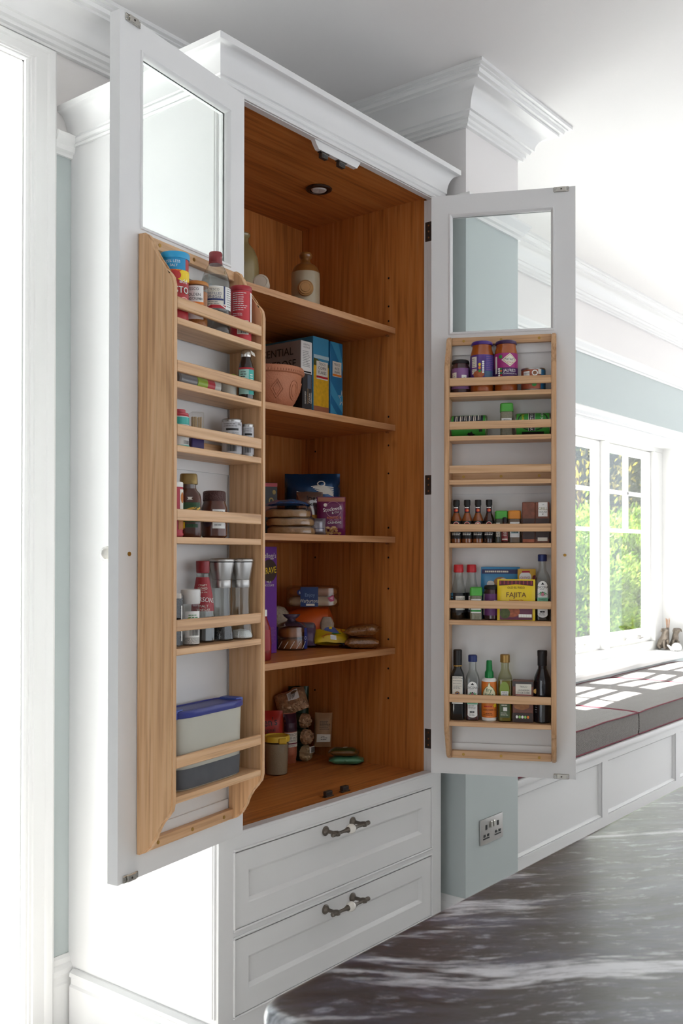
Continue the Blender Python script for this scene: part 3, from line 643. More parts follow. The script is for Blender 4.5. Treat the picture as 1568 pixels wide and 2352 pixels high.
# ------------------------------------------------------------------ door racks
SH = [1.9135, 1.776, 1.6385, 1.441, 1.200, .883]; RT = [1.958, 1.8215, 1.684, 1.501, 1.262, .968]
prof = [(0, 2.104), (.020, 2.103), (.030, 2.096), (.038, 2.082), (.045, 2.064), (.056, 2.042), (.073, 2.020), (.088, 2.007), (.096, 1.997), (.100, 1.980),
        (.100, .872), (.096, .855), (.084, .842), (.067, .828), (.060, .811), (.054, .793), (.040, .771), (.024, .757), (.008, .7505), (0, .750)]
def rack(side, label):
    O, th, x0, x1 = (OL, THL, -.3985, -.0475) if side == 'L' else (OR, THR, .0527, .3971)
    t = thing('spice_rack', label, 'rack', (O.x, O.y, .75), (0, 0, th), 'oak racks on the cabinet doors')
    tk = .0158
    for a in (x0, x1-tk):
        poly = [(-d-.0004, z-.75) for d, z in prof]; g = G().prism(poly, 'x', a, a+tk)
        bm = bmesh.new(); V = [bm.verts.new(p) for p in g.v]
        for q in g.f: bm.faces.new([V[i] for i in q])
        bm.edges.ensure_lookup_table(); ed = [e for e in bm.edges if abs(e.verts[0].co.x-e.verts[1].co.x) < 1e-6]
        bmesh.ops.bevel(bm, geom=ed, offset=.003, segments=2, affect='EDGES'); bm.verts.index_update()
        G().add([p.co[:] for p in bm.verts], [[q.index for q in f.verts] for f in bm.faces]).build('side_panel', OAK_V, t, ang=40); bm.free()
    a, b = x0+tk, x1-tk
    for z in SH: G().bbox(a, b, -.098, -.0006, z-.0145-.75, z-.75, .0012).build('shelf', OAK_H, t)
    for z in RT: G().bbox(a, b, -.0985, -.0885, z-.0245-.75, z-.75, .0015).build('front_rail', OAK_H, t)
    sc = None
    for z in (2.078, .754, 1.6425):
        r_ = G().bbox(a, b, -.0165, -.0006, z-.75, z+.024-.75, .0012).build('back_rail', OAK_H, t)
        for k in (.12, .5, .88):
            x = a+(b-a)*k
            s0 = G().disc_y(x, -.0164, z+.012-.75, .0045, .0009, 12).build('screw', BRASS, r_)
    return t
rack('L', 'oak spice rack on the left door, holding vinegar, mills and a blue lidded tub')
rack('R', 'oak spice rack on the right door, holding sauces, spices and curry jars')
def rk(side, x, sh, d=.052):
    O, n = (OL, nL) if side == 'L' else (OR, nR); lx = Vector((-n.y, n.x)) if False else Vector((-n.y, n.x))
    p = O+n*d+lx*x; return (p.x, p.y, SH[sh-1]+.0004)
# ------------------------------------------------------------------ groceries
FL, FR, FC = -44, -61, -50
def cyl(r, h, b=.002): return [(0, r-b, r-b, 2), (b, r, r, 2), (h-b, r, r, 2), (h, r-b, r-b, 2)]
def rsec(pr): return [(z, r, r, 2) for r, z in pr]
def boxsec(hx, hy, h, b=.002, e=9): return [(0, hx-b, hy-b, e), (b, hx, hy, e), (h-b, hx, hy, e), (h, hx-b, hy-b, e)]
def lid(it, r, z0, z1, mat, name='lid', n=28, ridge=0):
    it.part(name, G().loft([(z0, r-.0006, r-.0006, 2), (z0+.001, r, r, 2), (z1-.0025, r, r, 2), (z1-.0007, r-.0012, r-.0012, 2), (z1, r-.004, r-.004, 2)], n), mat)
CRUMB = M('golden_crumbs', '#b9743a', .9, var=.5, vs=300)
DKLIQ = M('dark_liquid', '#140d0b', .15, var=.05, coat=.4)
# ---- left rack, top shelf
it = Item('gravy_tub', 'red and yellow gravy granule tub with bright blue lid on the left rack', 'tub', rk('L', -.335, 1), FL+8)
it.loft('body', cyl(.030, .146), M('gravy_red', '#b3262c', .35))
lid(it, .0325, .138, .153, M('sky_blue_lid', '#2da3d6', .35))
it.rect(-.06, .022, .112, .138, M('sky_blue_print', '#1f93c8', .4), 'print').text('25% LESS', -.008, .130, .0085, WHITE).text('SALT', -.006, .121, .0078, WHITE)
it.poly([(-.03, .112), (.045, .112), (.045, .092), (.02, .086), (-.01, .094), (-.03, .104)], YEL).poly([(-.04, .112), (.012, .112), (-.004, .098), (-.03, .094)], M('gravy_orange', '#d65a26', .4))
it.disc(-.002, .100, .012, .010, M('gravy_red2', '#c4322f', .4)).text('add', .016, .088, .014, WHITE).text('BISTO', .006, .068, .021, M('bisto_green', '#1f6b3a', .4), .9).text('BISTO', .0055, .0685, .0205, WHITE, .88)
it.disc(.018, .046, .010, .007, M('gravy_swirl', '#e6a59b', .4)).disc(.018, .046, .007, .0045, M('gravy_red2', '#c4322f', .4)); it.done()
it = Item('breadcrumb_tub', 'clear tub of golden breadcrumbs with tan lid and white label', 'tub', rk('L', -.258, 1, .05), FL)
it.loft('body', cyl(.0275, .102), PLASTIC); it.part('breadcrumbs', G().lathe([(0, .002), (.0262, .002), (.0262, .085), (.0, .088)], 24), CRUMB)
it.surf_loft(cyl(.0276, .102)); lid(it, .0288, .099, .108, M('tan_lid', '#c07d35', .4))
it.rect(-.030, .018, .020, .096, WHITE).text('TESCO', -.006, .088, .0085, BLACK).text('GOLDEN', -.006, .0755, .0088, BLACK, .95).text('BREADCRUMBS', -.006, .066, .0078, BLACK, .8).rect(-.030, .018, .053, .059, ORG, 'print').lines(-.022, .012, .040, .051, 2, GREYP).done()
it = Item('vinegar_bottle', 'clear plastic bottle of distilled vinegar with maroon screw cap', 'bottle', rk('L', -.187, 1), FL)
sec = rsec([(.030, 0), (.0345, .005), (.0345, .050), (.0330, .054), (.0345, .058), (.0345, .112), (.0335, .125), (.0295, .142), (.0215, .160), (.0145, .170), (.0135, .176), (.0135, .186)])
it.loft('bottle', sec, CLEAR); it.part('vinegar', G().loft(rsec([(.029, .002), (.0332, .006), (.0332, .128), (.029, .1385), (0, .139)]), 28), glass('pale_vinegar', (.72, .72, .70), .05))
it.surf_loft(sec); lid(it, .0155, .172, .197, M('maroon_cap', '#8a2f33', .45), 'cap'); it.part('cap_ring', G().lathe([(.0158, .168), (.0162, .169), (.0162, .1715), (.0155, .172)], 24), M('maroon_cap', '#8a2f33', .45))
it.rect(-.05, .055, .058, .110, WHITE).rect(-.024, .018, .062, .108, OFFW, 'print').text('TESCO', -.003, .1015, .0075, BLACK).text('DISTILLED', -.003, .0925, .0085, NAVY, .9).text('VINEGAR', -.003, .0845, .0085, NAVY, .9).rect(-.024, .018, .0765, .0805, NAVY, 'print').lines(-.018, .012, .066, .075, 2, GREYP)
it.rect(-.024, .024, .058, .0655, RED, 'print').rect(.019, .022, .068, .110, NAVY, 'print').poly([(-.024, .058), (-.010, .0655), (-.014, .0655), (-.024, .061)], WHITE).poly([(.024, .058), (.010, .0655), (.014, .0655), (.024, .061)], WHITE).lines(.026, .046, .062, .108, 9, GREYP).done()
it = Item('bouillon_tub', 'red cardboard tub with darker red lid and white small print', 'tub', rk('L', -.0985, 1, .062), FL)
it.loft('body', cyl(.025, .128), M('tub_red', '#c8323c', .45)); lid(it, .0262, .122, .135, M('dark_red_lid', '#a92832', .4))
it.lines(-.022, .016, .072, .118, 9, WHITE, 5).lines(-.022, .010, .060, .068, 2, WHITE, 8).rect(.024, .032, .02, .118, WHITE, 'paper_label').rect(-.010, .018, .016, .050, OFFW).bar(-.008, .015, .018, .03, BLACK).done()
# ---- left rack, second shelf
it = Item('extract_bottle', 'small dark extract bottle with silver cap and teal label', 'bottle', rk('L', -.089, 2, .070), FL)
sec = rsec([(.017, 0), (.0185, .003), (.0185, .076), (.016, .088), (.0125, .098), (.0118, .104)])
it.loft('bottle', sec, M('dark_amber_glass', '#2a1a18', .12, coat=.5)); lid(it, .0128, .103, .120, CHROME, 'cap'); it.surf_loft(sec)
it.part('tag', G().add([(.010, -.012, .119), (.020, -.010, .112), (.022, -.010, .104), (.013, -.013, .108)], [(0, 1, 2, 3)]), OFFW)
it.rect(-.02, .024, .012, .076, M('mint_label', '#a9d7cf', .45)).rect(.006, .024, .012, .072, TEAL, 'print').rect(-.02, .024, .072, .0765, RED, 'print').lines(-.014, .004, .03, .068, 7, BLACK).lines(.009, .02, .04, .062, 4, WHITE).done()
it = Item('spice_jar', 'spice grinder lying on its side, green and red bands', 'jar', (rk('L', -.335, 2)[0], rk('L', -.335, 2)[1], SH[1]+.0175), (0, R(90), THL))
sec = rsec([(.014, 0), (.0172, .004), (.0172, .058), (.0165, .062)]); it.loft('body', sec, M('smoky_plastic', '#7b7a7c', .3)); it.surf_loft(rsec([(.0174, 0), (.0174, .16)]))
it.part('green_band', G().lathe([(.0176, .062), (.0176, .098), (.0165, .098)], 24), M('lime_print', '#9ab53a', .4)); it.part('red_band', G().lathe([(.0172, .098), (.0172, .126), (.016, .126)], 24), M('pink_red', '#c23a46', .4)); it.part('clear_end', G().lathe([(.0165, .126), (.0165, .150), (.012, .154), (0, .154)], 24), M('frosted_plastic', '#c9c7be', .3)); it.done()
it = Item('herb_pot', 'little clear pot with lime green lid at the back of the rack', 'jar', rk('L', -.118, 2, .042), FL)
it.loft('body', cyl(.017, .044), M('pale_salt', '#cfcdc2', .4)); lid(it, .0178, .042, .059, M('lime_lid', '#a9cf2e', .4)); it.done()
# ---- left rack, third shelf
it = Item('baking_powder_tub', 'white and teal tub with red lid half behind the rack side', 'tub', rk('L', -.318, 3, .05), FL+10)
it.loft('body', cyl(.0225, .074), WHITE); lid(it, .0218, .073, .079, M('rose_lid', '#c24a55', .4)); lid(it, .015, .079, .087, M('rose_lid', '#c24a55', .4), 'lid_top')
it.rect(-.034, .032, .052, .068, TEAL).rect(-.034, .032, .070, .073, RED, 'print').lines(-.02, .006, .036, .05, 3, TEAL).lines(.010, .026, .030, .050, 5, BLACK).rect(-.034, .032, .003, .006, TEAL, 'print').bar(.008, .024, .008, .016, BLACK).done()
it = Item('toothpick_box', 'clear square box of wooden toothpicks with purple base', 'box', rk('L', -.256, 3, .05), FL+18)
it.part('case', G().bbox(-.0145, .0145, -.0145, .0145, .030, .088, .002), PLASTIC); it.part('base', G().bbox(-.0148, .0148, -.0148, .0148, 0, .030, .002), M('violet_base', '#3a2a6b', .4))
TP = M('toothpick_wood', '#d6b98c', .7, var=.1)
q_ = random.Random(4); pick = None
for k in range(34):
    x, y = q_.uniform(-.011, .011), q_.uniform(-.012, .011)
    if pick is None: pick = it.part('toothpick', G().tube([(0, 0, 0), (.0, 0, .046)], .0011, 5), TP)
    else: pick = copy_to(pick, it.o)
    pick.location = (x, y, .031); pick.rotation_euler = (q_.uniform(-.04, .04), q_.uniform(-.04, .04), 0)
it.done()
TINL = M('tin_label_grey', '#c6c6c9', .4)
for nm, x, r, h, d, sd in (('wider silver grey spice tin with printed label', -.119, .0235, .088, .05, 1), ('narrow silver grey spice tin beside the wider one', -.080, .0138, .080, .070, 2)):
    it = Item('spice_tin', nm, 'tin', rk('L', x, 3, d), FL-6, 'grey spice tins on the left rack')
    it.loft('body', [(0, r, r, 2), (.002, r*1.03, r*1.03, 2), (.004, r, r, 2), (h-.004, r, r, 2), (h-.002, r*1.03, r*1.03, 2), (h, r*.98, r*.98, 2)], STEEL)
    it.rect(-r*1.5, r*1.5, .006, h-.007, TINL).rect(-r*.5, r*.8, h-.028, h-.023, BLACK, 'print').lines(-r*.9, -r*.05, .038, h-.032, 7, BLACK, sd).lines(r*.1, r*1.1, .038, h-.032, 7, GREYP, sd+3).lines(-r*.8, r*.9, h-.020, h-.010, 2, GREYP, sd).bar(-r*.4, r*.6, .010, .028, BLACK, sd)
    if sd == 1: it.text('50g', r*.9, h-.013, .007, BLACK)
    it.done()
# ---- left rack, fourth shelf
it = Item('dessert_tub', 'red and white tub half behind the rack side beside the syrup', 'tub', rk('L', -.345, 4, .058), FL+10)
it.loft('body', cyl(.0205, .112), M('label_crimson', '#b5263c', .45)); lid(it, .021, .109, .121, WHITE); it.rect(.012, .030, .055, .104, OFFW).disc(.020, .086, .006, .012, CRUMB).rect(.008, .03, .016, .045, M('amber_photo', '#b06a22', .5)).rect(-.02, .03, .003, .008, RED, 'print').done()
it = Item('syrup_bottle', 'golden syrup bottle with gold flip cap and green label', 'bottle', rk('L', -.285, 4, .052), FL)
sec = [(0, .027, .020, 3), (.004, .0285, .021, 3), (.05, .0285, .021, 3), (.085, .0285, .021, 3), (.098, .026, .0195, 2.6), (.106, .019, .016, 2.2), (.112, .0165, .0155, 2), (.122, .0165, .0155, 2)]
it.loft('bottle', sec, M('dark_syrup', '#4a200c', .18, coat=.25, var=.3, vs=20)); it.part('cap', G().loft([(.119, .0195, .0185, 3), (.121, .0205, .019, 3), (.140, .0195, .018, 3), (.143, .0175, .016, 3)], 28), M('old_gold_cap', '#8f7746', .35, .5)); it.surf_loft(sec)
it.part('neck', G().lathe([(.0168, .110), (.0168, .119), (.015, .119)], 20), CLEAR)
it.rect(-.022, .026, .034, .078, M('syrup_green', '#1f4a25', .4)).poly([(-.022, .050), (-.010, .062), (.012, .068), (.026, .068), (.026, .036), (-.022, .036)], M('syrup_gold', '#c9a13f', .35, .3)).poly([(-.016, .048), (-.006, .058), (.012, .063), (.026, .063), (.026, .045), (-.016, .045)], M('syrup_green2', '#17351c', .4)).text('GOLDEN', .006, .055, .0105, GOLD, .95, 6).text('SYRUP', .006, .042, .0085, GOLD).poly([(-.003, .084), (.010, .084), (.007, .087), (.010, .090), (-.003, .090), (0, .087)], OFFW).rect(-.022, -.008, .020, .034, YEL, 'print').rect(-.006, .02, .022, .030, M('syrup_green', '#1f4a25', .4), 'print').done()
it = Item('chocolate_spread_jar', 'squat jar of chocolate spread with ridged brown lid', 'jar', rk('L', -.190, 4, .052), FL)
sec = [(0, .025, .025, 2.3), (.005, .0298, .0298, 2.3), (.030, .0305, .0305, 2.2), (.070, .0300, .0300, 2.2), (.080, .027, .027, 2), (.088, .0255, .0255, 2)]
it.loft('jar', sec, M('chocolate_glass', '#5a2f20', .2, coat=.2, var=.25, vs=30))
it.part('lid', G().loft([(.086, .0265, .0265, 2), (.088, .0270, .0270, 2), (.106, .0266, .0266, 2), (.109, .0245, .0245, 2), (.110, .020, .020, 2)], 44), M('brown_lid', '#4a2620', .55, bump=.4, bs=300)); it.surf_loft(sec)
it.rect(-.004, .026, .022, .066, WHITE).text('TESCO', .011, .0595, .0065, BLACK).lines(0, .022, .026, .034, 1, GREYP).disc(-.016, .036, .010, .011, M('plum', '#3a1f2c', .4)).done()
# ---- left rack, fifth shelf
PEP = M('peppercorns', '#262324', .7, var=.6, vs=420, bump=1., bs=380)
it = Item('peppercorn_jar', 'clear jar of black peppercorns half behind the rack side', 'jar', rk('L', -.332, 5, .05), FL)
it.loft('jar', cyl(.0205, .115, .003), PLASTIC); it.part('peppercorns', G().lathe([(0, .003), (.0195, .003), (.0195, .106), (0, .108)], 24), PEP); it.part('seal_label', G().box(.004, .016, -.0212, -.019, .106, .117), WHITE); it.surf_loft(cyl(.0207, .12)); it.rect(.017, .021, .012, .09, WHITE).done()
it = Item('salt_grinder', 'clear salt grinder with frosted cap and nutrition label', 'grinder', rk('L', -.287, 5, .060), FL)
sec = rsec([(.0195, 0), (.0212, .003), (.0212, .078), (.0200, .082), (.0212, .085), (.0205, .092)])
it.loft('jar', sec, PLASTIC); it.part('salt', G().lathe([(0, .003), (.0200, .003), (.0200, .022), (0, .024)], 24), M('salt_white', '#e9e8e4', .9, bump=.5, bs=400)); it.part('cap', G().loft(rsec([(.0205, .092), (.0215, .094), (.0225, .118), (.0215, .124), (.018, .125)]), 28), M('frosted_cap', '#d5d3d0', .3)); it.surf_loft(sec)
it.rect(-.012, .024, .018, .076, WHITE).lines(-.004, .020, .060, .070, 2, GREEN).rect(-.006, .0, .052, .062, M('pale_lime', '#d3d98a', .5), 'print').lines(.001, .02, .05, .060, 3, GREYP).bar(-.002, .02, .022, .036, BLACK).done()
it = Item('malt_vinegar_bottle', 'conical malt vinegar bottle with red cap and red label', 'bottle', rk('L', -.2097, 5, .034), FL)
sec = rsec([(.026, 0), (.0295, .004), (.0295, .030), (.0285, .060), (.0255, .090), (.0205, .118), (.0160, .142), (.0145, .150), (.0145, .158)])
it.loft('bottle', sec, CLEAR); it.part('vinegar', G().loft(rsec([(.026, .002), (.0292, .005), (.0292, .032), (0, .033)]), 24), DKLIQ); it.part('cap', G().loft(rsec([(.0150, .160), (.0152, .161), (.0160, .187), (.0150, .188)]), 24), M('sauce_red_cap', '#8c1620', .35)); it.surf_loft(sec)
SR = M('sarson_red', '#9a1c2a', .4)
it.rect(-.034, .034, .072, .150, SR).text('CRAFT', 0, .132, .0072, OFFW, .9).text('BREWED', 0, .1245, .0072, OFFW, .8).rect(-.006, .006, .1195, .1200, OFFW, 'print').text('SINCE 1794', 0, .1155, .0042, OFFW).text('SARSONS', .004, .099, .0155, WHITE, .8, -6).text('MALT', .002, .084, .0088, OFFW).text('VINEGAR', .002, .0755, .0086, OFFW, .85).done()
def mill(label, x, d, fill, fm, h):
    it = Item('mill', label, 'mill', rk('L', x, 5, d), FL, 'steel topped mills on the left rack')
    sec = rsec([(.0265, 0), (.0293, .004), (.0280, .020), (.0220, .060), (.0205, .095), (.0215, .118), (.0215, .126)])
    it.loft('glass_body', sec, CLEAR); it.part(fill, G().loft(rsec([(.026, .003), (.0278, .006), (.0265, h*.6), (.020, h), (0, h+.004)]), 24), fm)
    it.part('collar', G().loft(rsec([(.0218, .124), (.0222, .125), (.0222, .142), (.0220, .1425)]), 30), STEEL)
    it.part('cap', G().loft(rsec([(.0222, .143), (.0225, .144), (.0290, .182), (.0290, .184)]), 30), STEEL); it.part('seal', G().lathe([(.0285, .184), (.0285, .186), (.02, .186)], 24), BLACK)
    it.part('top', G().loft(rsec([(.0295, .186), (.0303, .1872), (.0300, .191), (.0270, .1935), (.0, .1945)]), 30), STEEL); it.done()
mill('glass mill with steel top holding a little black pepper', -.151, .045, 'pepper', PEP, .036)
mill('glass mill with steel top holding white salt, nearest the hinge', -.0935, .060, 'salt', M('salt_white', '#e9e8e4', .9, bump=.5, bs=400), .020)
# ---- left rack, bottom shelf
p = rk('L', -.232, 6, .050)
it = Item('storage_container', 'tall translucent storage container with dark blue lid', 'container', p, (0, 0, THL))
sec = [(0, .112, .030, 5), (.004, .116, .034, 5), (.163, .120, .037, 5), (.166, .120, .037, 5)]
m_ = glass('milky_plastic', (.62, .62, .59), .03, .3); it.loft('box', sec, M('milky_poly', '#b9b6a9', .35), 40)
it.part('contents', G().loft([(.004, .1165, .0345, 5), (.030, .1178, .0353, 5), (.048, .1186, .0358, 5)], 40, cap0=False, cap1=False), M('dark_contents', '#4b4c50', .6, var=.35, vs=25))
BL = M('royal_blue_lid', '#27307f', .35); it.part('lid', G().loft([(.160, .121, .0385, 5), (.162, .123, .040, 5), (.172, .1235, .0405, 5), (.176, .121, .038, 5), (.177, .112, .031, 5), (.1745, .110, .029, 5), (.1745, .02, .01, 5)], 40), BL)
for sx in (-1, 1): it.part('lid_tab', G().bbox(min(sx*.098, sx*.127), max(sx*.098, sx*.127), -.026, .026, .158, .180, .005, 2), M('royal_blue_tab', '#2f4a9f', .35))
it.done()

# ================================================================== right rack
def jar(label, x, sh, r, h, lidm, body, d=.050, n=30, lidh=.012, cat='jar', name='sauce_jar', rot=0):
    it = Item(name, label, cat, rk('R', x, sh, d), FR+rot)
    sec = rsec([(r*.88, 0), (r, .004), (r, h*.70), (r*.97, h*.78), (r*.86, h*.87), (r*.84, h-lidh)])
    it.loft('jar', sec, body, n)
    it.part('lid', G().loft(rsec([(r*.90, h-lidh), (r*.93, h-lidh+.001), (r*.93, h-lidh*.55), (r*.88, h-.002), (r*.80, h), (r*.70, h-.0012), (0, h-.0012)]), n), lidm); it.surf_loft(sec); return it
CURRY = M('curry_sauce', '#a4521c', .2, var=.25, vs=45, coat=.6); CHUT = M('dark_chutney', '#43272a', .2, var=.2, vs=40, coat=.6)
LILAC = M('lilac_label', '#8a5d92', .45); PLID = M('violet_lid', '#4b2a86', .3)
it = jar('small curry paste jar with black lid and lilac label', .0995, 1, .0295, .108, BLACK, CHUT, .046)
it.rect(-.045, .045, .014, .080, LILAC).rect(-.030, -.012, .036, .066, OFFW).lines(-.028, -.014, .04, .062, 4, BLACK).rect(.004, .020, .036, .058, WHITE).text('1', .012, .047, .012, BLACK).bar(.026, .034, .02, .078, BLACK).done()
it = jar('tall curry sauce jar with violet lid turned to its nutrition panel', .167, 1, .0365, .163, PLID, CURRY, .048)
VIO = M('violet_label', '#5a3a86', .42); it.rect(-.055, .055, .030, .118, VIO).rect(-.036, -.016, .058, .112, OFFW).lines(-.034, -.018, .062, .108, 8, GREYP).rect(-.036, -.016, .074, .078, PURP, 'print').disc(-.010, .056, .018, .012, M('food_photo', '#b0603a', .5, var=.5, vs=90)).rect(.012, .05, .040, .116, M('violet_dark', '#4a3f8e', .42), 'print').lines(.014, .046, .045, .114, 12, LILAC, 6)
for k in range(6): it.disc(.004, .062+k*.0065, .0035, .003, WHITE, 10)
for k in range(3): it.disc(-.006, .066+k*.010, .004, .005, (GREEN, ORG, YEL)[k], 10)
it.rect(.008, .034, .040, .066, M('teal_dark', '#3b5a7a', .4), 'print').done()
it = jar('tall jalfrezi sauce jar with dark violet lid and magenta label', .242, 1, .0365, .162, M('violet_lid_dark', '#3a1f4e', .3), CURRY, .048)
MAG = M('magenta_label', '#a52a78', .42, var=.15, vs=20); it.rect(-.055, .055, .030, .120, MAG).rect(-.055, .055, .030, .074, M('deep_purple_label', '#4a1f5c', .42), 'print').poly([(-.014, .098), (.012, .119), (.036, .098), (.012, .077)], OFFW).poly([(-.010, .098), (.012, .116), (.033, .098), (.012, .080)], M('patak_gold', '#c9a15a', .4)).poly([(-.008, .098), (.012, .114), (.031, .098), (.012, .082)], OFFW).text("PATAK'S", .012, .100, .0105, BLACK, .8).text('Original', .012, .091, .006, RED).disc(-.017, .108, .006, .006, GREEN).text('JALFREZI', .012, .065, .0125, WHITE, .8).text('COOKING SAUCE', .013, .055, .0058, WHITE).rect(-.036, -.028, .056, .11, OFFW)
for k in range(6): it.disc(-.020, .036+k*.0068, .0035, .003, WHITE, 10); it.disc(-.014, .036+k*.0068, .003, .003, (GREEN, ORG, RED, GREEN, ORG, GREEN)[k], 10)
it.done()
it = Item('food_tin', 'short tin of beans with photo label at the right of the rack', 'tin', rk('R', .326, 1, .050), FR)
r = .0372; it.loft('can', [(0, r, r, 2), (.0015, r*1.02, r*1.02, 2), (.004, r*.98, r*.98, 2), (.066, r*.98, r*.98, 2), (.0685, r*1.02, r*1.02, 2), (.071, r, r, 2), (.0705, r*.94, r*.94, 2), (.068, r*.92, r*.92, 2)], STEEL, 32); it.surf_loft(cyl(r*.982, .07))
it.rect(-.055, .055, .005, .065, M('bean_photo', '#a4573c', .45, var=.6, vs=110)).rect(-.034, -.012, .046, .060, WHITE).text('TESCO', -.022, .053, .0065, BLACK).disc(.004, .054, .009, .009, WHITE).disc(.004, .054, .006, .006, M('photo_brown', '#8a5a3a', .5)).disc(.002, .018, .007, .006, GREEN).rect(.022, .05, .005, .065, M('tin_blue', '#2f6f9a', .42), 'print').rect(.014, .024, .05, .065, OFFW, 'print').done()
# second shelf
GRN = M('can_green', '#3c9a3a', .35)
def lying_can(label, x0, x1, sh, r, fn, d=.046, roll=0):
    p_ = rk('R', x0, sh, d); it = Item('food_can', label, 'can', (p_[0], p_[1], p_[2]+r), (R(90-roll), 0, 0), 'green cans lying on the right rack')
    L_ = x1-x0; o = it.o; o.rotation_euler = (Matrix.Rotation(THR, 3, 'Z') @ Matrix.Rotation(R(90), 3, 'Y') @ Matrix.Rotation(R(roll), 3, 'Z')).to_euler()
    it.loft('can', rsec([(r*.90, 0), (r, .004), (r, L_-.004), (r*.9, L_)]), GRN, 32); it.part('rim', G().lathe([(r*.93, -.0006), (r*.97, .0008), (r*.97, .003), (r*.9, .003)], 28), STEEL); it.part('rim', G().lathe([(r*.97, L_-.003), (r*.97, L_-.0008), (r*.93, L_+.0006), (r*.85, L_-.002)], 28), STEEL)
    it.surf_loft(cyl(r, L_)); fn(it, L_, r); it.done()
def can_a(it, L_, r):
    it.rect(-.040, -.004, .010, L_-.010, M('can_navy', '#1f2a3a', .35), 'print')
    for k in range(6): it.rect(-.036, -.009-.003*(k % 3), .016+k*.014, .019+k*.014, OFFW, 'print').rect(-.036, -.013-.002*(k % 2), .022+k*.014, .0235+k*.014, OFFW, 'print')
    it.poly([(-b_, a_) for b_, a_ in ((-.030, .052), (-.022, .056), (-.024, .062), (-.018, .066), (-.026, .070), (-.030, .078), (-.034, .068), (-.038, .062), (-.033, .058))], BLACK).rect(.010, .020, L_-.022, L_-.012, BLACK, 'print')
def can_b(it, L_, r):
    it.disc(-.012, L_*.5, .036, .046, BLACK).disc(-.012, L_*.5, .033, .042, M('can_green2', '#2f8a34', .35)).rect(-.048, .024, L_*.38, L_*.56, M('can_navy2', '#141c28', .35), 'print').rect(-.048, .024, L_*.375, L_*.385, WHITE, 'print').rect(-.048, .024, L_*.555, L_*.565, WHITE, 'print')
    it.text('YE OLDE OAK', -.012, L_*.47, .014, WHITE, .8).text('CLASSIC', -.018, L_*.22, .010, YEL, .8, 0).text('HOT DOGS', -.018, L_*.76, .010, WHITE, .8).rect(.026, .036, .02, L_-.02, BLACK, 'print')
lying_can('green can lying on its side at the left end, navy panel up', .070, .182, 2, .0350, can_a, .046, 0)
lying_can('green can lying on its side at the right end with black badge', .272, .379, 2, .0358, can_b, .046, 0)
def spice(label, x, sh, capm, fillm, h=.104, d=.048, hx=.0198, rot=0):
    it = Item('spice_jar', label, 'jar', rk('R', x, sh, d), FR+rot)
    sec = [(0, hx-.002, hx-.002, 4.5), (.002, hx, hx, 4.5), (h*.70, hx, hx, 4.5), (h*.74, hx-.001, hx-.001, 4)]
    it.loft('jar', sec, fillm, 28)
    it.part('cap', G().loft([(h*.74, hx+.0004, hx+.0004, 5), (h*.75, hx+.0012, hx+.0012, 5), (h*.97, hx+.0006, hx+.0006, 5), (h, hx-.002, hx-.002, 5)], 28), capm)
    it.surf_loft([(0, hx+.0014, hx+.0014, 5), (h, hx+.0008, hx+.0008, 5)]); it.disc(0, h*.87, .008, .0045, capm, 12, 'cap_tab'); it.surf_loft(sec); return it
LGC = M('leaf_green_cap', '#4faa3f', .4); HERB = M('dried_herbs', '#84806a', .6, var=.5, vs=260, coat=.5); PAPR = M('ground_spice', '#6d5a45', .5, var=.2, vs=120, coat=.5)
it = spice('square herb jar with green cap alone between the lying cans', .244, 2, LGC, HERB); it.rect(-.017, .017, .026, .056, WHITE).text('TESCO', 0, .050, .0062, BLACK).text('V', 0, .041, .008, GREEN).done()
# fourth shelf: hot sauces
HOT = M('hot_sauce', '#8c4a1c', .15, var=.25, vs=40, coat=.6); HOTD = M('dark_hot_sauce', '#3a1c18', .15, var=.2, vs=40, coat=.6)
for k, (x, lb, sm) in enumerate(((.0862, 'leftmost of the four small hot sauce bottles with black caps', HOT), (.1202, 'second from left of the four small hot sauce bottles', HOT), (.1545, 'third from left of the four small hot sauce bottles', HOT), (.189, 'darkest hot sauce bottle, rightmost of the four', HOTD))):
    it = Item('hot_sauce_bottle', lb, 'bottle', rk('R', x, 4, .046), FR, 'hot sauce bottles on the right rack')
    sec = rsec([(.0150, 0), (.0168, .002), (.0168, .066), (.0160, .076), (.0120, .087), (.0085, .096), (.0078, .118)])
    it.loft('bottle', sec, sm, 24); it.part('neck_sleeve', G().loft(rsec([(.0086, .094), (.0086, .122), (.007, .122)]), 18), BLACK); it.part('cap', G().loft(rsec([(.0098, .119), (.0103, .120), (.0103, .135), (.009, .1372)]), 20), BLACK); it.surf_loft(sec)
    it.rect(-.026, .026, .014, .070, BLACK).disc(0, .056, .010, .012, OFFW).disc(0, .056, .0085, .0105, RED).disc(0, .057, .006, .007, OFFW if k == 2 else BLACK).lines(-.014, .014, .024, .034, 2, WHITE, 2, .4)
    it.surf_loft(rsec([(.0087, .09), (.0087, .125)])); it.lines(-.007, .007, .110, .115, 1, WHITE, 2, .7).disc(0, .104, .0055, .0055, RED, 12).disc(.001, .104, .0028, .003, ORG, 8).done()
it = spice('square herb jar with green cap beside the dark hot sauce', .2275, 4, LGC, M('olive_herbs', '#4d4f3e', .5, var=.4, vs=240, coat=.5), .102, .042); it.rect(-.017, -.004, .02, .064, OFFW).lines(-.016, -.006, .024, .06, 6, GREYP).done()
it = Item('sauce_bottle', 'tiny red labelled bottle between the green and orange caps', 'bottle', rk('R', .2395, 4, .0765), FR)
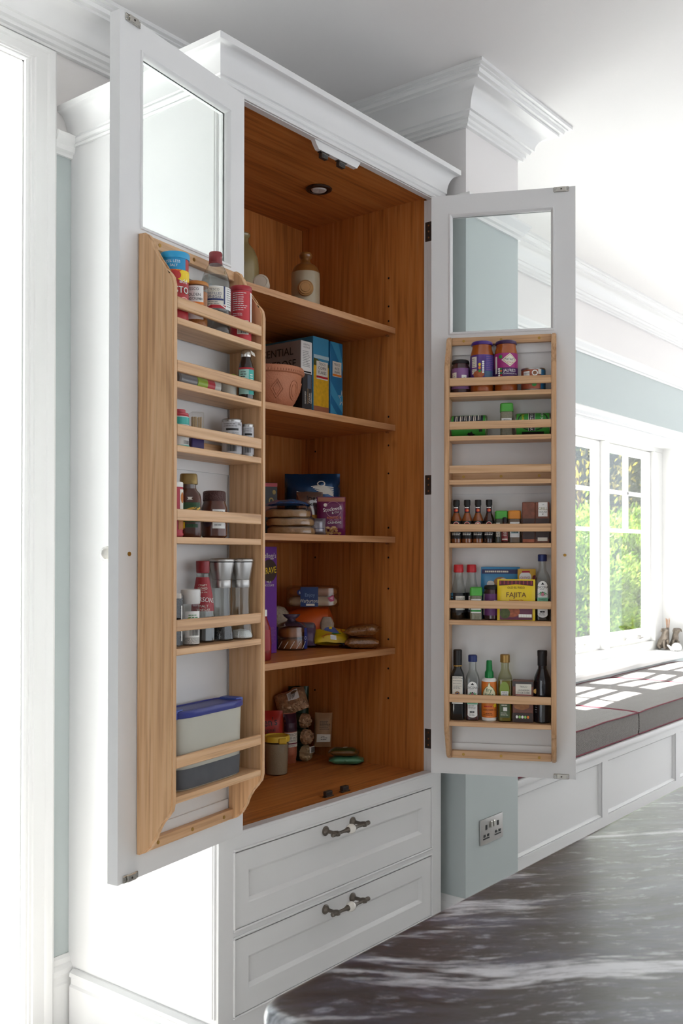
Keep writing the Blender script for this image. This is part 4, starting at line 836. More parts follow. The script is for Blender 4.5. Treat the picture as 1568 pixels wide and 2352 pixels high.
it.loft('bottle', rsec([(.0100, 0), (.0110, .002), (.0110, .050), (.0070, .062), (.0065, .074)]), HOTD, 20); lid(it, .0072, .064, .080, BLACK, 'cap', 16); it.rect(-.011, .011, .006, .046, M('brick_label', '#7a2a2a', .45)).text('Nandos', 0, .040, .006, OFFW, .8).text('PERI', 0, .031, .0062, OFFW).text('PERI', 0, .024, .0062, OFFW).rect(-.008, .008, .010, .013, OFFW, 'print').done()
it = spice('square spice jar with orange cap', .268, 4, M('amber_cap', '#d98a2a', .4), PAPR, .102, .046); it.rect(-.014, .016, .018, .066, WHITE).rect(-.010, .012, .03, .046, M('barcode_blue', '#8fb0b4', .5), 'print').bar(-.008, .010, .032, .044, BLACK).done()
BRK = M('brick_print', '#7a4632', .5, var=.7, vs=60)
for k, (x, hw, lb) in enumerate(((.3125, .0195, 'brick patterned seasoning box without a label'), (.354, .0215, 'brick patterned seasoning box with white grill house label'))):
    it = Item('seasoning_box', lb, 'box', rk('R', x, 4, .050), (0, 0, THR), 'brick patterned boxes on the right rack')
    it.box('carton', -hw, hw, -.022, .022, 0, .127, BRK); it.rect(-hw+.001, hw-.001, .012, .076, M('slate_print', '#41302c', .5, var=.4, vs=40), 'print')
    if k: it.rect(-.012, .016, .082, .126, WHITE).text('THE', .002, .119, .004, GREYP).text('GRILL', .002, .1065, .0125, M('olive_print', '#8a7a1f', .5), .85).text('HOUSE', .002, .096, .0068, BLACK, 1.1).poly([(0, .0905), (.004, .0905), (.002, .0865)], BLACK).rect(-.014, .016, .006, .017, OFFW)
    else: it.rect(-hw+.002, hw-.002, .002, .012, M('orange_brick', '#a4583a', .5, var=.4, vs=80), 'print')
    it.done()
# fifth shelf
for k, (x, d, lb) in enumerate(((.0935, .050, 'dark soy sauce bottle with red cap at the left end'), (.132, .0235, 'dark soy sauce bottle with red cap standing behind the herb jar'))):
    it = Item('soy_sauce_bottle', lb, 'bottle', rk('R', x, 5, d), FR, 'red capped bottles on the right rack')
    rk_ = .024-.0025*k; sec = rsec([(rk_-.002, 0), (rk_, .003), (rk_, .078), (.0220, .092), (.0165, .118), (.0138, .135), (.0130, .152)])
    it.loft('bottle', sec, CLEAR, 26); it.part('soy_sauce', G().loft(rsec([(rk_-.002, .002), (rk_-.0008, .004), (rk_-.0008, .074), (0, .075)]), 24), DKLIQ); it.part('cap', G().loft(rsec([(.0148, .148), (.0155, .149), (.0160, .153), (.0155, .157), (.0152, .170), (.0135, .173)]), 24), M('bright_red_cap', '#c4262e', .35)); it.surf_loft(sec)
    it.rect(-.034, .034, .022, .084, M('soy_label', '#1c1c22', .4)).rect(-.034, -.018, .066, .084, M('soy_blue', '#4a9acf', .4), 'print').rect(-.008, .022, .030, .074, OFFW).lines(-.006, .020, .034, .070, 7, RED if k else GREYP, k+2).rect(-.008, .022, .052, .058, BLACK, 'print').done()
it = spice('square herb jar with green cap in front of the soy sauce', .150, 5, LGC, HERB, .103, .067, .0185); it.rect(-.017, .017, .022, .066, WHITE).rect(-.017, .017, .026, .032, GREEN, 'print').text('TESCO', 0, .058, .006, BLACK).done()
it = jar('curry paste jar with black lid and purple label behind the fajita packet', .198, 5, .0265, .108, BLACK, CHUT, .046); it.rect(-.042, .042, .014, .082, M('plum_label', '#6a3470', .42)).rect(-.04, -.026, .014, .082, OFFW, 'print').rect(.006, .022, .044, .062, OFFW).disc(.026, .036, .010, .008, M('food_photo', '#b0603a', .5, var=.5, vs=90)).done()
def packet(name, label, x, sh, d, w, h, t, mat, rz=0, tilt=0, seed=1, group=None):
    p_ = rk('R', x, sh, d); it = Item(name, label, 'packet', p_, (R(tilt), 0, THR+R(rz)), group)
    it.pillow('packet', w, h, t, mat, seed, .0012, 16, 18, .12); return it
it = packet('naan_packet', 'bright blue foil packet standing behind the fajita mix', .222, 5, .0095, .122, .166, .012, M('azure_packet', '#2f86b8', .3), 0, 0, 2)
it.rect(-.058, .058, .144, .158, M('indigo_strip', '#2b2a5c', .4), 'print').lines(-.048, .048, .147, .155, 1, OFFW, 3, .7).disc(.002, .118, .022, .016, M('tan_print', '#a9763f', .5)).disc(.010, .122, .011, .009, OFFW).disc(-.030, .112, .012, .010, WHITE).done()
it = packet('snack_packet', 'yellow and red sachet with round logo behind the fajita packet', .305, 5, .030, .056, .160, .010, M('amber_packet', '#d9a92a', .35), 0, -2, 3)
it.disc(-.004, .134, .019, .017, WHITE).text('QUIVO', -.004, .132, .0115, RED, .8).rect(-.014, .010, .148, .154, RED, 'print').disc(.024, .130, .006, .010, M('dark_red_print', '#7a1f1f', .4)).done()
it = packet('fajita_packet', 'yellow fajita seasoning packet with striped red top', .2745, 5, .0792, .116, .128, .013, M('fajita_yellow', '#efcf1a', .35), 0, -3, 4)
MR = M('maroon_stripe', '#5a1f2a', .4); it.poly([(-.052, .124), (.052, .128-.004), (.052, .108), (.024, .110), (0, .113), (-.024, .110), (-.052, .108)], MR)
for k in range(9): it.rect(-.050+k*.0118, -.046+k*.0118, .112, .123, M('stripe_red', '#a03a44', .4), 'print', 1)
it.text('OLD EL PASO', 0, .102, .0098, M('brown_print', '#5a2a16', .4), .9).text('FAJITA', 0, .080, .0215, M('brown_print', '#5a2a16', .4), 1.0).text('Seasoning Mix', 0, .063, .0082, RED, .95).rect(-.050, .050, .002, .048, M('plum_band', '#6e3a50', .42), 'print').disc(-.012, .028, .024, .018, M('fajita_photo', '#a0583a', .5, var=.7, vs=120)).disc(-.034, .022, .016, .016, M('herb_photo', '#4f5a2a', .5, var=.6, vs=120)).rect(.008, .048, .010, .020, OFFW, 'print')
for k in range(5): it.disc(.012+k*.008, .015, .0032, .0042, WHITE, 10)
it.done()
def square_bottle(label, x, sh, d, hx, h, capm, bodym, liq=None, liqh=.05, rot=0, caph=.022, name='sauce_bottle', sh_=.62, nr=.0115):
    it = Item(name, label, 'bottle', rk('R', x, sh, d), FR+rot)
    zc_ = h-caph; sec = [(0, hx-.002, hx-.002, 5), (.003, hx, hx, 5), (h*sh_, hx, hx, 5), (h*(sh_+.06), hx*.92, hx*.92, 3.5), (h*(sh_+.13), nr*1.15, nr*1.15, 2.2), (h*(sh_+.17), nr, nr, 2), (zc_+.004, nr, nr, 2)]
    it.loft('bottle', sec, bodym, 32)
    if liq: it.part('liquid', G().loft([(.003, hx-.002, hx-.002, 5), (liqh, hx-.0022, hx-.0022, 5), (liqh+.0008, hx*.5, hx*.5, 4)], 28), liq)
    it.part('cap', G().loft([(zc_, nr*1.10, nr*1.10, 2), (zc_+.001, nr*1.22, nr*1.22, 2), (h-.002, nr*1.22, nr*1.22, 2), (h, nr*1.0, nr*1.0, 2)], 24), capm); it.surf_loft(sec); return it
NCAP = M('navy_cap', '#25356f', .4); CHILI = M('chilli_sauce', '#4a1a22', .2, var=.3, vs=60, coat=.4)
def encona(it):
    it.rect(-.015, .015, .020, .105, WHITE).disc(0, .105, .015, .018, WHITE).disc(0, .020, .015, .010, WHITE).text('ENCONA', 0, .104, .0105, BLACK, .72).poly([(-.005, .112), (.005, .112), (0, .119)], BLACK).lines(-.008, .008, .096, .099, 1, GREYP)
    for k in range(7):
        a = R(25+k*21.7); it.poly([(0, .076), (.013*math.cos(a)-.003*math.sin(a), .076+.012*math.sin(a)), (.016*math.cos(a), .076+.015*math.sin(a)), (.013*math.cos(a)+.003*math.sin(a), .076+.012*math.sin(a))], (BLACK, GREEN, M('mint', '#7fc4a0', .45))[k % 3])
    it.disc(0, .082, .0045, .0055, M('lotus_pink', '#c47a8a', .45), 10).rect(-.015, .015, .052, .072, M('mint', '#7fc4a0', .45), 'print').text('SWEET', 0, .0665, .0072, BLACK, .9).text('CHILLI', 0, .0585, .0072, BLACK, .9).lines(-.011, .011, .036, .050, 4, BLACK, 4, .25).lines(-.007, .007, .025, .031, 1, BLACK, 2, .7).lines(-.010, .010, .016, .024, 2, GREYP).done()
it = square_bottle('sweet chilli sauce bottle with navy cap above, right end of fifth shelf', .354, 5, .050, .0228, .206, NCAP, CLEAR, DKLIQ, .068); encona(it)
# bottom shelf
it = square_bottle('black balsamic vinegar bottle with white label at the left end', .0908, 6, .050, .0215, .221, M('black_wax', '#17120f', .4), M('black_glass', '#0f1114', .1, coat=.6), caph=.050, sh_=.60, name='vinegar_bottle', nr=.0112)
it.part('gold_ring', G().lathe([(.0138, .168), (.0142, .169), (.0142, .1715), (.0138, .172)], 22), GOLD); it.rect(-.0165, .0165, .060, .138, OFFW)
for k, s_ in enumerate(('ESSENTIAL', 'WAITROSE', 'BALSAMIC', 'VINEGAR')): it.text(s_, 0, .133-.0085*k, .0058, GREYP if k > 1 else BLACK, 1.0)
it.lines(-.012, .012, .098, .106, 2, GREYP).disc(0, .084, .0062, .0072, M('seal_red', '#7a3a2a', .4)).disc(0, .084, .0042, .005, GOLD).disc(0, .084, .0028, .0034, NAVY).rect(-.0165, .0165, .052, .060, WHITE, 'print').done()
it = square_bottle('sweet chilli sauce bottle with navy cap, second on the bottom shelf', .138, 6, .050, .0215, .205, NCAP, CLEAR, CHILI, .098); encona(it)
it = Item('oil_spray_bottle', 'orange labelled cooking spray bottle with green nozzle cap', 'bottle', rk('R', .190, 6, .052), FR)
sec = rsec([(.0205, 0), (.0232, .003), (.0238, .030), (.0238, .118), (.0230, .128), (.0195, .133), (.0150, .1345)])
it.loft('bottle', sec, WHITE, 28); it.part('nozzle_cap', G().loft(rsec([(.0140, .134), (.0142, .135), (.0136, .152), (.0115, .155), (.0098, .158), (.0088, .187), (.0075, .189)]), 24), M('emerald_cap', '#13803f', .35)); it.surf_loft(sec)
OR2 = M('spray_orange', '#e07b2c', .4); it.rect(-.045, .045, .012, .124, OR2)
drop = [(.020*math.sin(t)*(1-.25*max(0, -math.cos(t))), .086-.024*math.cos(t)+(.012 if abs(t-math.pi) < .01 else 0)) for t in [2*math.pi*k/24 for k in range(24)]]
it.poly([(x*1.10, .087+(z-.087)*1.08) for x, z in drop], M('leaf_green_print', '#1f7a3a', .4)).poly(drop, M('cream_print', '#f0ecc8', .45)).text('fry', 0, .099, .0170, M('fry_green', '#1b6b35', .4), .95).text('light', 0, .083, .0170, M('fry_green', '#1b6b35', .4), .95).lines(-.016, .010, .044, .050, 1, RED, 2, .5).text('SUNFLOWER OIL', .002, .036, .0075, M('brown_print', '#5a2a16', .4), .75).lines(-.018, .018, .018, .028, 2, M('brown_print', '#5a2a16', .4), 4, .25).poly([(.012, .052), (.022, .058), (.024, .046), (.016, .044)], YEL).done()
it = square_bottle('small olive oil bottle with gold cap', .239, 6, .050, .0225, .209, M('gold_cap', '#a8854a', .35, .5), glass('oil_glass', (.80, .80, .62), .08), M('olive_oil', '#8a7a1c', .12, coat=.5, var=.1), .128, name='oil_bottle', caph=.026, nr=.0125)
it.disc(-.002, .100, .0150, .026, M('olive_label', '#8aa044', .45)).rect(-.012, .010, .072, .096, WHITE).text('TESCO', -.001, .0915, .0052, BLACK).text('OLIVE', -.001, .085, .0052, BLACK).text('OIL', -.001, .0785, .0052, BLACK).rect(-.016, .014, .014, .060, M('olive_dark_label', '#4a5a34', .45)).rect(-.005, .006, .034, .046, WHITE, 'print').lines(-.010, .008, .050, .055, 1, OFFW, 2, .6).lines(-.012, .010, .020, .030, 3, OFFW).done()
it = Item('stock_cube_box', 'brown photo box of stock cubes with white label', 'box', rk('R', .2948, 6, .052), (0, 0, THR))
it.box('carton', -.0315, .0315, -.022, .022, 0, .129, M('stock_photo', '#7a4a3a', .45, var=.6, vs=30)); it.rect(-.031, .031, .112, .128, M('dark_taupe', '#4a4442', .5), 'print').rect(-.022, .026, .070, .120, OFFW).text('TESCO', .002, .112, .0075, BLACK).text('10 CHICKEN', .002, .101, .0070, BLACK, .9).text('STOCK CUBES', .002, .093, .0070, BLACK, .85).rect(-.022, .026, .084, .088, M('dusty_red', '#a4574f', .5), 'print').lines(-.014, .018, .074, .081, 2, GREYP).disc(-.004, .052, .024, .012, M('roast_photo', '#a0683a', .5, var=.5, vs=80)).rect(-.031, .031, .002, .030, M('dark_photo', '#3a2a26', .5, var=.3, vs=50), 'print')
for k in range(5): it.disc(-.018+k*.0085, .018, .0036, .005, (WHITE, M('pale_green', '#8fc46a', .5), WHITE, M('pale_green', '#8fc46a', .5), ORG)[k], 10)
it.done()
it = Item('dark_bottle', 'tall round black glass bottle at the right end of the bottom shelf', 'bottle', rk('R', .3535, 6, .050), FR)
it.loft('bottle', rsec([(.023, 0), (.0258, .003), (.0262, .060), (.0262, .122), (.0245, .140), (.0175, .158), (.0135, .168), (.0130, .200)]), M('near_black_glass', '#11131c', .08, coat=.7), 32)
it.part('cap', G().loft(rsec([(.0140, .176), (.0146, .178), (.0146, .205), (.0152, .207), (.0154, .221), (.014, .224)]), 26), M('matt_black_cap', '#1d1b1e', .5)); it.part('medal', G().disc_y(-.020, -.016, .098, .0075, .0012, 14).disc_y(-.020, -.0172, .098, .004, .0006, 14), GOLD); it.lines(-.026, -.014, .03, .06, 4, GREYP).done()
# ================================================================== inside the cabinet
S1, S2, S3, S4, S5 = 2.1685, 1.8415, 1.4655, 1.0915, ZB-.0048
STONE = M('stoneware_cream', '#b3a58a', .28, var=.12, vs=14, coat=.6); STONEB = M('stoneware_brown', '#8a5a2a', .28, var=.25, vs=20, coat=.6); CORK = M('stopper_tan', '#b98a52', .5, var=.2, vs=40)
it = Item('stoneware_jug', 'tan stoneware bottle with dark brown stopper at the left of the top shelf', 'bottle', (.525, .43, S1), -64)
it.loft('bottle', rsec([(.046, 0), (.051, .005), (.052, .090), (.052, .150), (.049, .180), (.038, .208), (.024, .224), (.019, .234), (.018, .246), (.023, .252), (.024, .258), (.021, .262), (.013, .262)]), M('stoneware_olive', '#9a8a5e', .25, var=.18, vs=12, coat=.6), 32)
it.part('stopper', G().rings([[(r_*math.cos(a), y, .150+r_*math.sin(a)) for a in [2*math.pi*j/26 for j in range(26)]] for y, r_ in ((-.049, .020), (-.056, .021), (-.058, .0255), (-.070, .0255), (-.073, .022))]), M('mahogany', '#4a2013', .35, coat=.4)); it.done()
it = Item('white_pot', 'small white ceramic pot lying at the front edge of the top shelf', 'pot', (.340, .178, S1+.0232), (R(90), 0, R(-52)))
CHI = M('bone_china', '#cfc4b2', .35)
it.part('pot', G().loft(rsec([(.020, -.045), (.0230, -.04), (.0230, -.002), (.0212, .002), (.008, .0024)]), 28), CHI)
it.part('base_ring', G().lathe([(.0170, .0020), (.0180, .0032), (.0190, .0020)], 26), CHI); it.done()
it = Item('hot_water_bottle', 'cream stoneware hot water bottle with round stopper in front', 'bottle', (.735, .345, S1), FC)
it.loft('bottle', rsec([(.040, 0), (.046, .006), (.0475, .030), (.0475, .150), (.0465, .165), (.040, .182), (.030, .192), (.018, .198), (.0145, .204), (.014, .212), (.0205, .219), (.0215, .226), (.017, .233), (.006, .236)]), STONE, 36)
it.part('brown_shoulder', G().loft(rsec([(.0467, .165), (.0403, .1824), (.0303, .1924), (.0183, .1984), (.0148, .2044), (.0143, .212), (.0208, .219), (.0218, .226), (.0173, .2334), (.0062, .2365)]), 36), STONEB)
for r_, y0_, y1_ in ((.026, -.044, -.058), (.022, -.058, -.064), (.0155, -.064, -.067)): it.part('stopper_ring', G().rings([[(r_*k*math.cos(a), y, .104+r_*k*math.sin(a)) for a in [2*math.pi*j/28 for j in range(28)]] for y, k in ((y0_, .96), (y0_-.002, 1), (y1_+.002, 1), (y1_, .94))]), CORK)
it.done()
# ---- second shelf
def carton(name, label, x0, x1, y0, y1, z, h, mat, rot=0):
    it = Item(name, label, 'box', ((x0+x1)/2, (y0+y1)/2, z), rot); hx, hy = (x1-x0)/2, (y1-y0)/2
    it.box('carton', -hx, hx, -hy, hy, 0, h, mat); it.front = it.s; it.left = lambda a, zz, o: (-hx-o, -a, zz); return it
it = carton('cereal_box', 'white and grey cereal box with large black lettering', .682, .738, .32, .535, S2, .262, M('warm_grey_card', '#9b9593', .5))
it.rect(-.027, .027, .002, .260, WHITE).text('ESSENTIAL', 0, .250, .0075, GREYP, .9).text('WAITROSE', 0, .241, .0075, GREYP, .9).lines(-.020, .020, .176, .230, 10, GREYP).rect(-.020, .022, .158, .163, BLACK, 'print').lines(-.018, .020, .10, .150, 9, GREYP)
it.s = it.left; it.text('ESSENTIAL', -.008, .230, .036, BLACK, 1.0).text('WAITROSE', .0, .189, .036, BLACK, 1.0).text('Flakes', .02, .152, .026, BLACK).done()
it = carton('cereal_box', 'corn flakes box with blue sky and yellow wheat field', .745, .826, .32, .545, S2, .286, M('sky_card', '#3f93bb', .4, var=.12, vs=12))
FIELD = M('wheat_field', '#d9a81e', .5, var=.35, vs=70); it.rect(-.0395, .0395, .055, .196, FIELD, 'print').rect(-.0395, .0395, .002, .056, M('terracotta_band', '#a4664a', .5, var=.15, vs=20), 'print').poly([(-.0395, .190), (-.0395, .214), (-.02, .212), (0, .203), (.02, .205), (.0395, .200), (.0395, .190)], M('tree_line', '#5a5a1c', .6, var=.4, vs=80)).rect(-.0395, .0395, .214, .226, M('cloud_print', '#a9c6d0', .5), 'print').rect(-.026, .033, .146, .206, OFFW).text('TESCO', .004, .1975, .0115, BLACK).text('CORN', .004, .184, .0145, BLACK).text('FLAKES', .004, .169, .0145, BLACK, .9).rect(-.026, .033, .150, .157, RED, 'print').done()
it = carton('cereal_box', 'plain blue rice cereal box with white star, right of the row', .834, .902, .32, .545, S2, .284, M('azure_card', '#1f74a8', .4))
AZ = M('azure_light', '#3f9ac4', .4); it.poly([(-.033, .282), (.010, .282), (.033, .215), (.033, .19)], AZ).poly([(-.033, .15), (.033, .075), (.033, .045), (-.033, .105)], AZ).poly([(-.033, .075), (.033, .01), (.02, .002), (-.033, .03)], AZ)
star = [((.020 if k % 2 == 0 else .008)*math.sin(math.pi*k/5)+.027, .096+(.030 if k % 2 == 0 else .012)*math.cos(math.pi*k/5)) for k in range(10)]
it.poly([(min(a, .033), b) for a, b in star], OFFW).poly([(min(a*.86+.004, .0325), .096+(b-.096)*.78) for a, b in star], AZ).rect(-.024, .024, .166, .218, OFFW).text('TESCO', 0, .208, .0105, BLACK).text('RICE', 0, .194, .0115, BLACK).text('SNAPS', 0, .182, .0115, BLACK, .9).rect(-.024, .024, .168, .175, ORG, 'print').done()
it = carton('cracker_box', 'narrow black cracker box in front of the white cereal box', .592, .638, .235, .33, S2, .132, M('black_card', '#1c1b1d', .4))
it.rect(.0, .017, .085, .128, M('slate_blue', '#4a5564', .5), 'print').text('SEASONED', -.011, .055, .008, OFFW, 1, 90).text('Gingerbread', .0, .060, .0095, M('bronze_print', '#b08a5a', .5), 1, 90).text('Cracker', .008, .056, .0095, OFFW, 1, 90).text('Selection', .016, .056, .0095, OFFW, 1, 90).rect(.003, .018, .002, .020, OFFW, 'print').done()
it = Item('biscuit_packet', 'dark crumpled biscuit packet between the bowl and cracker box', 'packet', (.588, .385, S2), FC)
it.pillow('packet', .075, .135, .05, M('black_foil', '#1d1a1c', .3, coat=.3), 21, .006); it.disc(-.008, .040, .016, .018, M('biscuit_print', '#7a6a4a', .5, var=.4, vs=60)).disc(.016, .018, .012, .010, M('gold_biscuit', '#a9823f', .5)).disc(.018, .088, .010, .02, M('dark_crimson', '#5a1a1f', .5)).poly([(.02, .03), (.034, .07), (.034, .02)], OFFW).done()
TERRA = M('terracotta', '#bd7a58', .6, var=.1, vs=30, bump=.15, bs=200)
it = Item('mixing_bowl', 'terracotta mixing bowl with embossed diamonds on the second shelf', 'bowl', (.484, .268, S2), FC+14); it.o.scale = (1, 1, .93)
sec = rsec([(.050, 0), (.055, .003), (.073, .030), (.0845, .060), (.0905, .090), (.0925, .114)])
it.part('bowl', G().loft(rsec([(.050, 0), (.055, .003), (.073, .030), (.0845, .060), (.0905, .090), (.0925, .114), (.098, .117), (.100, .124), (.100, .133), (.097, .138), (.092, .139), (.088, .132), (.076, .060), (.055, .014), (.02, .010)]), 44), TERRA); it.surf_loft(sec)
g = G()
for k in range(-3, 5):
    x = k*.062; z = .062
    for w_, h_, rr in ((.019, .030, .0016), (.011, .020, .0014)):
        pts = [(x+w_*math.cos(a)*(1 if k % 2 else abs(math.cos(a))**.6), z+h_*math.sin(a)) for a in [2*math.pi*j/16 for j in range(17)]] if k % 2 else [(x+w_*c, z+h_*s_) for c, s_ in ((0, -1), (1, 0), (0, 1), (-1, 0), (0, -1))]
        g.tube([it.s(a*1.0, b, .0008) for a, b in pts], rr, 6)
it.part('embossing', g, TERRA)
g = G()
for j in range(72):
    a = 2*math.pi*j/72; g.tube([(.0995*math.cos(a), .0995*math.sin(a), .119), (.1010*math.cos(a), .1010*math.sin(a), .125)], .0016, 4)
it.part('rim_ribs', g, TERRA); it.o.children[-1]['kind'] = 'stuff'; it.done()
# ---- third shelf
it = Item('snack_box', 'black and red snack box with gold circles at the back left', 'box', (.655, .50, S3), FC+25)
it.box('carton', -.10, .075, -.02, .02, 0, .180, M('black_print_card', '#1d1210', .45, var=.6, vs=120)); it.rect(-.10, .074, .166, .178, RED, 'print').text('HEAT', -.002, .128, .026, M('ember', '#8a2a1f', .5)).disc(.052, .118, .009, .012, M('dull_gold', '#a88a3a', .5)).disc(.052, .118, .005, .007, BLACK).disc(.062, .148, .006, .008, M('dull_gold', '#a88a3a', .5)).rect(-.10, .07, .08, .10, M('rust_band', '#7a3a1c', .5), 'print').done()
BLUEF = M('blue_foil', '#14426e', .25, .45, coat=.3); SILV = M('silver_foil', '#a9a5a6', .22, .8, var=.2, vs=40)
it = Item('crisp_packet', 'large blue foil crisp packet standing at the back', 'packet', (.830, .395, S3+.002), FC)
it.pillow('packet', .188, .212, .08, BLUEF, 31, .006, 26, 28, .02, z0=0)
for k in range(6): it.poly([(-.004+k*.006, .168-k*.0045), (.030+k*.006, .172-k*.0035), (.072, .166-k*.006), (.072, .163-k*.006), (.030+k*.006, .168-k*.004), (-.004+k*.006, .165-k*.0045)], OFFW)
it.disc(.030, .176, .014, .009, OFFW).disc(.030, .176, .010, .006, BLUEF).poly([(-.05, .150), (-.01, .128), (.02, .120), (-.01, .118), (-.045, .128)], SILV).done()
it = Item('silver_packet', 'crumpled silver packet with black lettering behind the cashews', 'packet', (.745, .335, S3+.006), (R(-12), 0, R(FC)))
it.pillow('packet', .088, .145, .05, SILV, 33, .010, 22, 24, .05); it.text('ines', .010, .118, .026, BLACK).text('Lite', .004, .094, .018, BLACK, 1, 12).text('SEA', -.014, .080, .014, BLACK, 1, 12).rect(.008, .036, .026, .058, M('amber_ridge', '#c98a1c', .5, var=.3, vs=120)).done()
it = Item('cashew_packet', 'purple packet of roasted salted cashews at the front of the shelf', 'packet', (.768, .262, S3), FC+3)
PB = M('plum_packet', '#6d1a4e', .35); it.pillow('packet', .094, .128, .035, PB, 35, .003, 20, 24, .08, z0=0)
it.rect(-.044, .044, .112, .126, M('tan_seal', '#a8705a', .5), 'paper_label').disc(-.020, .101, .006, .006, OFFW)
for k in range(28):
    a0, a1 = 2*math.pi*k/28, 2*math.pi*(k+1)/28
    it.poly([(.006+.025*math.cos(a0), .087+.025*math.sin(a0)), (.006+.0262*math.cos(a0), .087+.0262*math.sin(a0)), (.006+.0262*math.cos(a1), .087+.0262*math.sin(a1)), (.006+.025*math.cos(a1), .087+.025*math.sin(a1))], M('pink_print', '#c48aa4', .5))
it.rect(-.036, .040, .080, .095, PB, 'print').text('Stockwell', .002, .088, .0175, WHITE, .9, 8).text('& CO', .012, .077, .010, WHITE, 1, 10).text('ROASTED &', .008, .060, .0098, ORG, .9).text('SALTED', .008, .052, .0088, M('pink_print', '#c48aa4', .5)).text('CASHEWS', .009, .0435, .0105, WHITE, .95)
q_ = random.Random(9)
for k in range(26): it.disc(q_.uniform(-.024, .032), q_.uniform(.006, .030), .0055, .0035, M('cashew_%d' % (k % 3), ('#c9a06a', '#b5854f', '#d6b484')[k % 3], .6), 9)
it.done()
NAAN = M('naan_bread', '#b08a5c', .8, var=.3, vs=60, bump=.3, bs=90)
def slab(name, label, loc, rot, w, d, h, seed, film, blue=None):
    it = Item(name, label, 'bread', loc, rot, 'flat breads in bags on the third shelf'); rs = []
    for j, k in enumerate((0, .12, .5, .85, 1)):
        z = h*k; s_ = (.90, 1, 1.02, .98, .86)[j]
        rs.append([(x*s_*(1+.05*noise.noise(Vector((x*30, y*30, seed)))), y*s_*(1+.06*noise.noise(Vector((y*25, x*25, seed+3)))), z+.0035*noise.noise(Vector((x*28, y*28, seed+k)))*(1 if k else 0)) for x, y in ring(w/2, d/2, 3, 40)])
    it.part('bread', G().rings(rs), NAAN)
    it.part('bag', G().rings([[(x*1.03+.002, y*1.03, z*1.04+.0012*j) for x, y, z in r_] for j, r_ in enumerate(rs)]), film)
    if blue: it.part('bag_print', G().rings([[(x*1.035, y*1.035, h*1.05+.004+.030*(1-((x/w*2)**2+(y/d*2)**2)/2)+.005*noise.noise(Vector((x*40, y*40, seed)))) for x, y in ring(w/2*k, d/2*k, 3, 40)] for k in (1.0, .8, .55, .3, .05)], False, True), blue)
    it.done(); return it
FILM = glass('bag_film', (.88, .87, .86), .10, .15)
slab('naan_pack', 'lowest pack of flat bread in clear film on the third shelf', (.612, .30, S3), R(FC)*0 or FC, .150, .130, .026, 41, FILM)
slab('naan_pack', 'middle pack of flat bread in clear film on the third shelf', (.610, .302, S3+.0285), FC+3, .148, .126, .024, 43, FILM)
slab('naan_pack', 'top pack of flat bread with blue printed bag', (.604, .305, S3+.055), FC-4, .140, .120, .024, 45, FILM, M('blue_film', '#2f6ba4', .22, .2, var=.35, vs=45, coat=.4))
it = Item('film_bag', 'crumpled clear and blue film bag in front of the silver packet', 'packet', (.700, .275, S3), FC)
it.pillow('bag', .070, .056, .05, M('grey_film', '#8f8a90', .25, .3, var=.5, vs=60), 47, .008); it.rect(-.01, .03, .002, .024, M('navy_film', '#1f3a6b', .35), 'print').done()
# ---- fourth shelf
it = Item('cereal_box', 'tall purple chocolate cereal box at the left of the fourth shelf', 'box', (.543, .40, S4), 0)
it.box('carton', -.047, .047, -.061, .061, 0, .338, M('violet_card', '#6a2f92', .4, var=.04)); it.text("Kellogg's", .008, .310, .022, OFFW, .85).disc(.010, .262, .035, .036, M('choc_brown', '#3a2417', .45)).text('KRAVE', .010, .263, .0285, YEL, .75, 5).text('MILK', .008, .226, .0105, OFFW).text('CHOCOLATE', .006, .216, .0098, OFFW, .85).lines(-.008, .042, .030, .085, 14, LILAC, 7).rect(-.004, .018, .008, .040, OFFW).rect(.0, .014, .013, .030, BLACK, 'print').done()
it = Item('ketchup_bottle', 'red sauce bottle in front of the purple cereal box', 'bottle', (.402, .228, S4), FC)
it.loft('bottle', [(0, .024, .018, 2.5), (.004, .027, .020, 2.5), (.05, .028, .021, 2.5), (.095, .025, .019, 2.5), (.12, .016, .014, 2), (.132, .013, .013, 2)], M('ketchup_red', '#8a1f22', .25, coat=.4), 26); lid(it, .0145, .130, .150, WHITE, 'cap'); it.rect(-.02, .026, .03, .09, M('dull_red_label', '#a4323a', .45)).done()
BUN = M('bun_crust', '#a8652e', .45, var=.2, vs=30, coat=.2); BUNP = M('bun_pale', '#cdb08a', .7, var=.1)
def bun(it, cx, cy, z, r, h, m=None, ax=0, name='bun'):
    return it.part(name, G().loft([(z, r*.80, r*.80, 2.2), (z+h*.12, r*.95, r*.95, 2.1), (z+h*.4, r, r, 2), (z+h*.65, r*.93, r*.93, 2), (z+h*.85, r*.72, r*.72, 2), (z+h*.96, r*.4, r*.4, 2), (z+h, r*.1, r*.1, 2)], 30, cx, cy), m or BUN)
it = Item('bun_bag', 'clear bag of burger buns with blue print stacked two high', 'bread', (.712, .385, S4), FC)
for k in (0, 1): bun(it, 0, 0, .002+k*.038, .046, .037)
it.part('bag', G().loft([(0, .048, .048, 2.4), (.004, .052, .051, 2.4), (.04, .053, .052, 2.4), (.075, .050, .049, 2.4), (.088, .036, .036, 2.3), (.095, .014, .02, 2)], 36), FILM)
it.surf_loft([(0, .0525, .0515, 2.4), (.04, .0536, .0526, 2.4), (.076, .0506, .0496, 2.4), (.09, .035, .035, 2.3)])
BP = M('bag_blue', '#26388a', .35); it.rect(.046, .075, .004, .072, BP, 'print').rect(-.085, -.046, .004, .076, BP, 'print').text('O', .052, .040, .016, WHITE)
for k in range(5): it.poly([(-.044+k*.02, .006), (-.042+k*.02, .006), (-.028+k*.02, .030), (-.030+k*.02, .030)], OFFW)
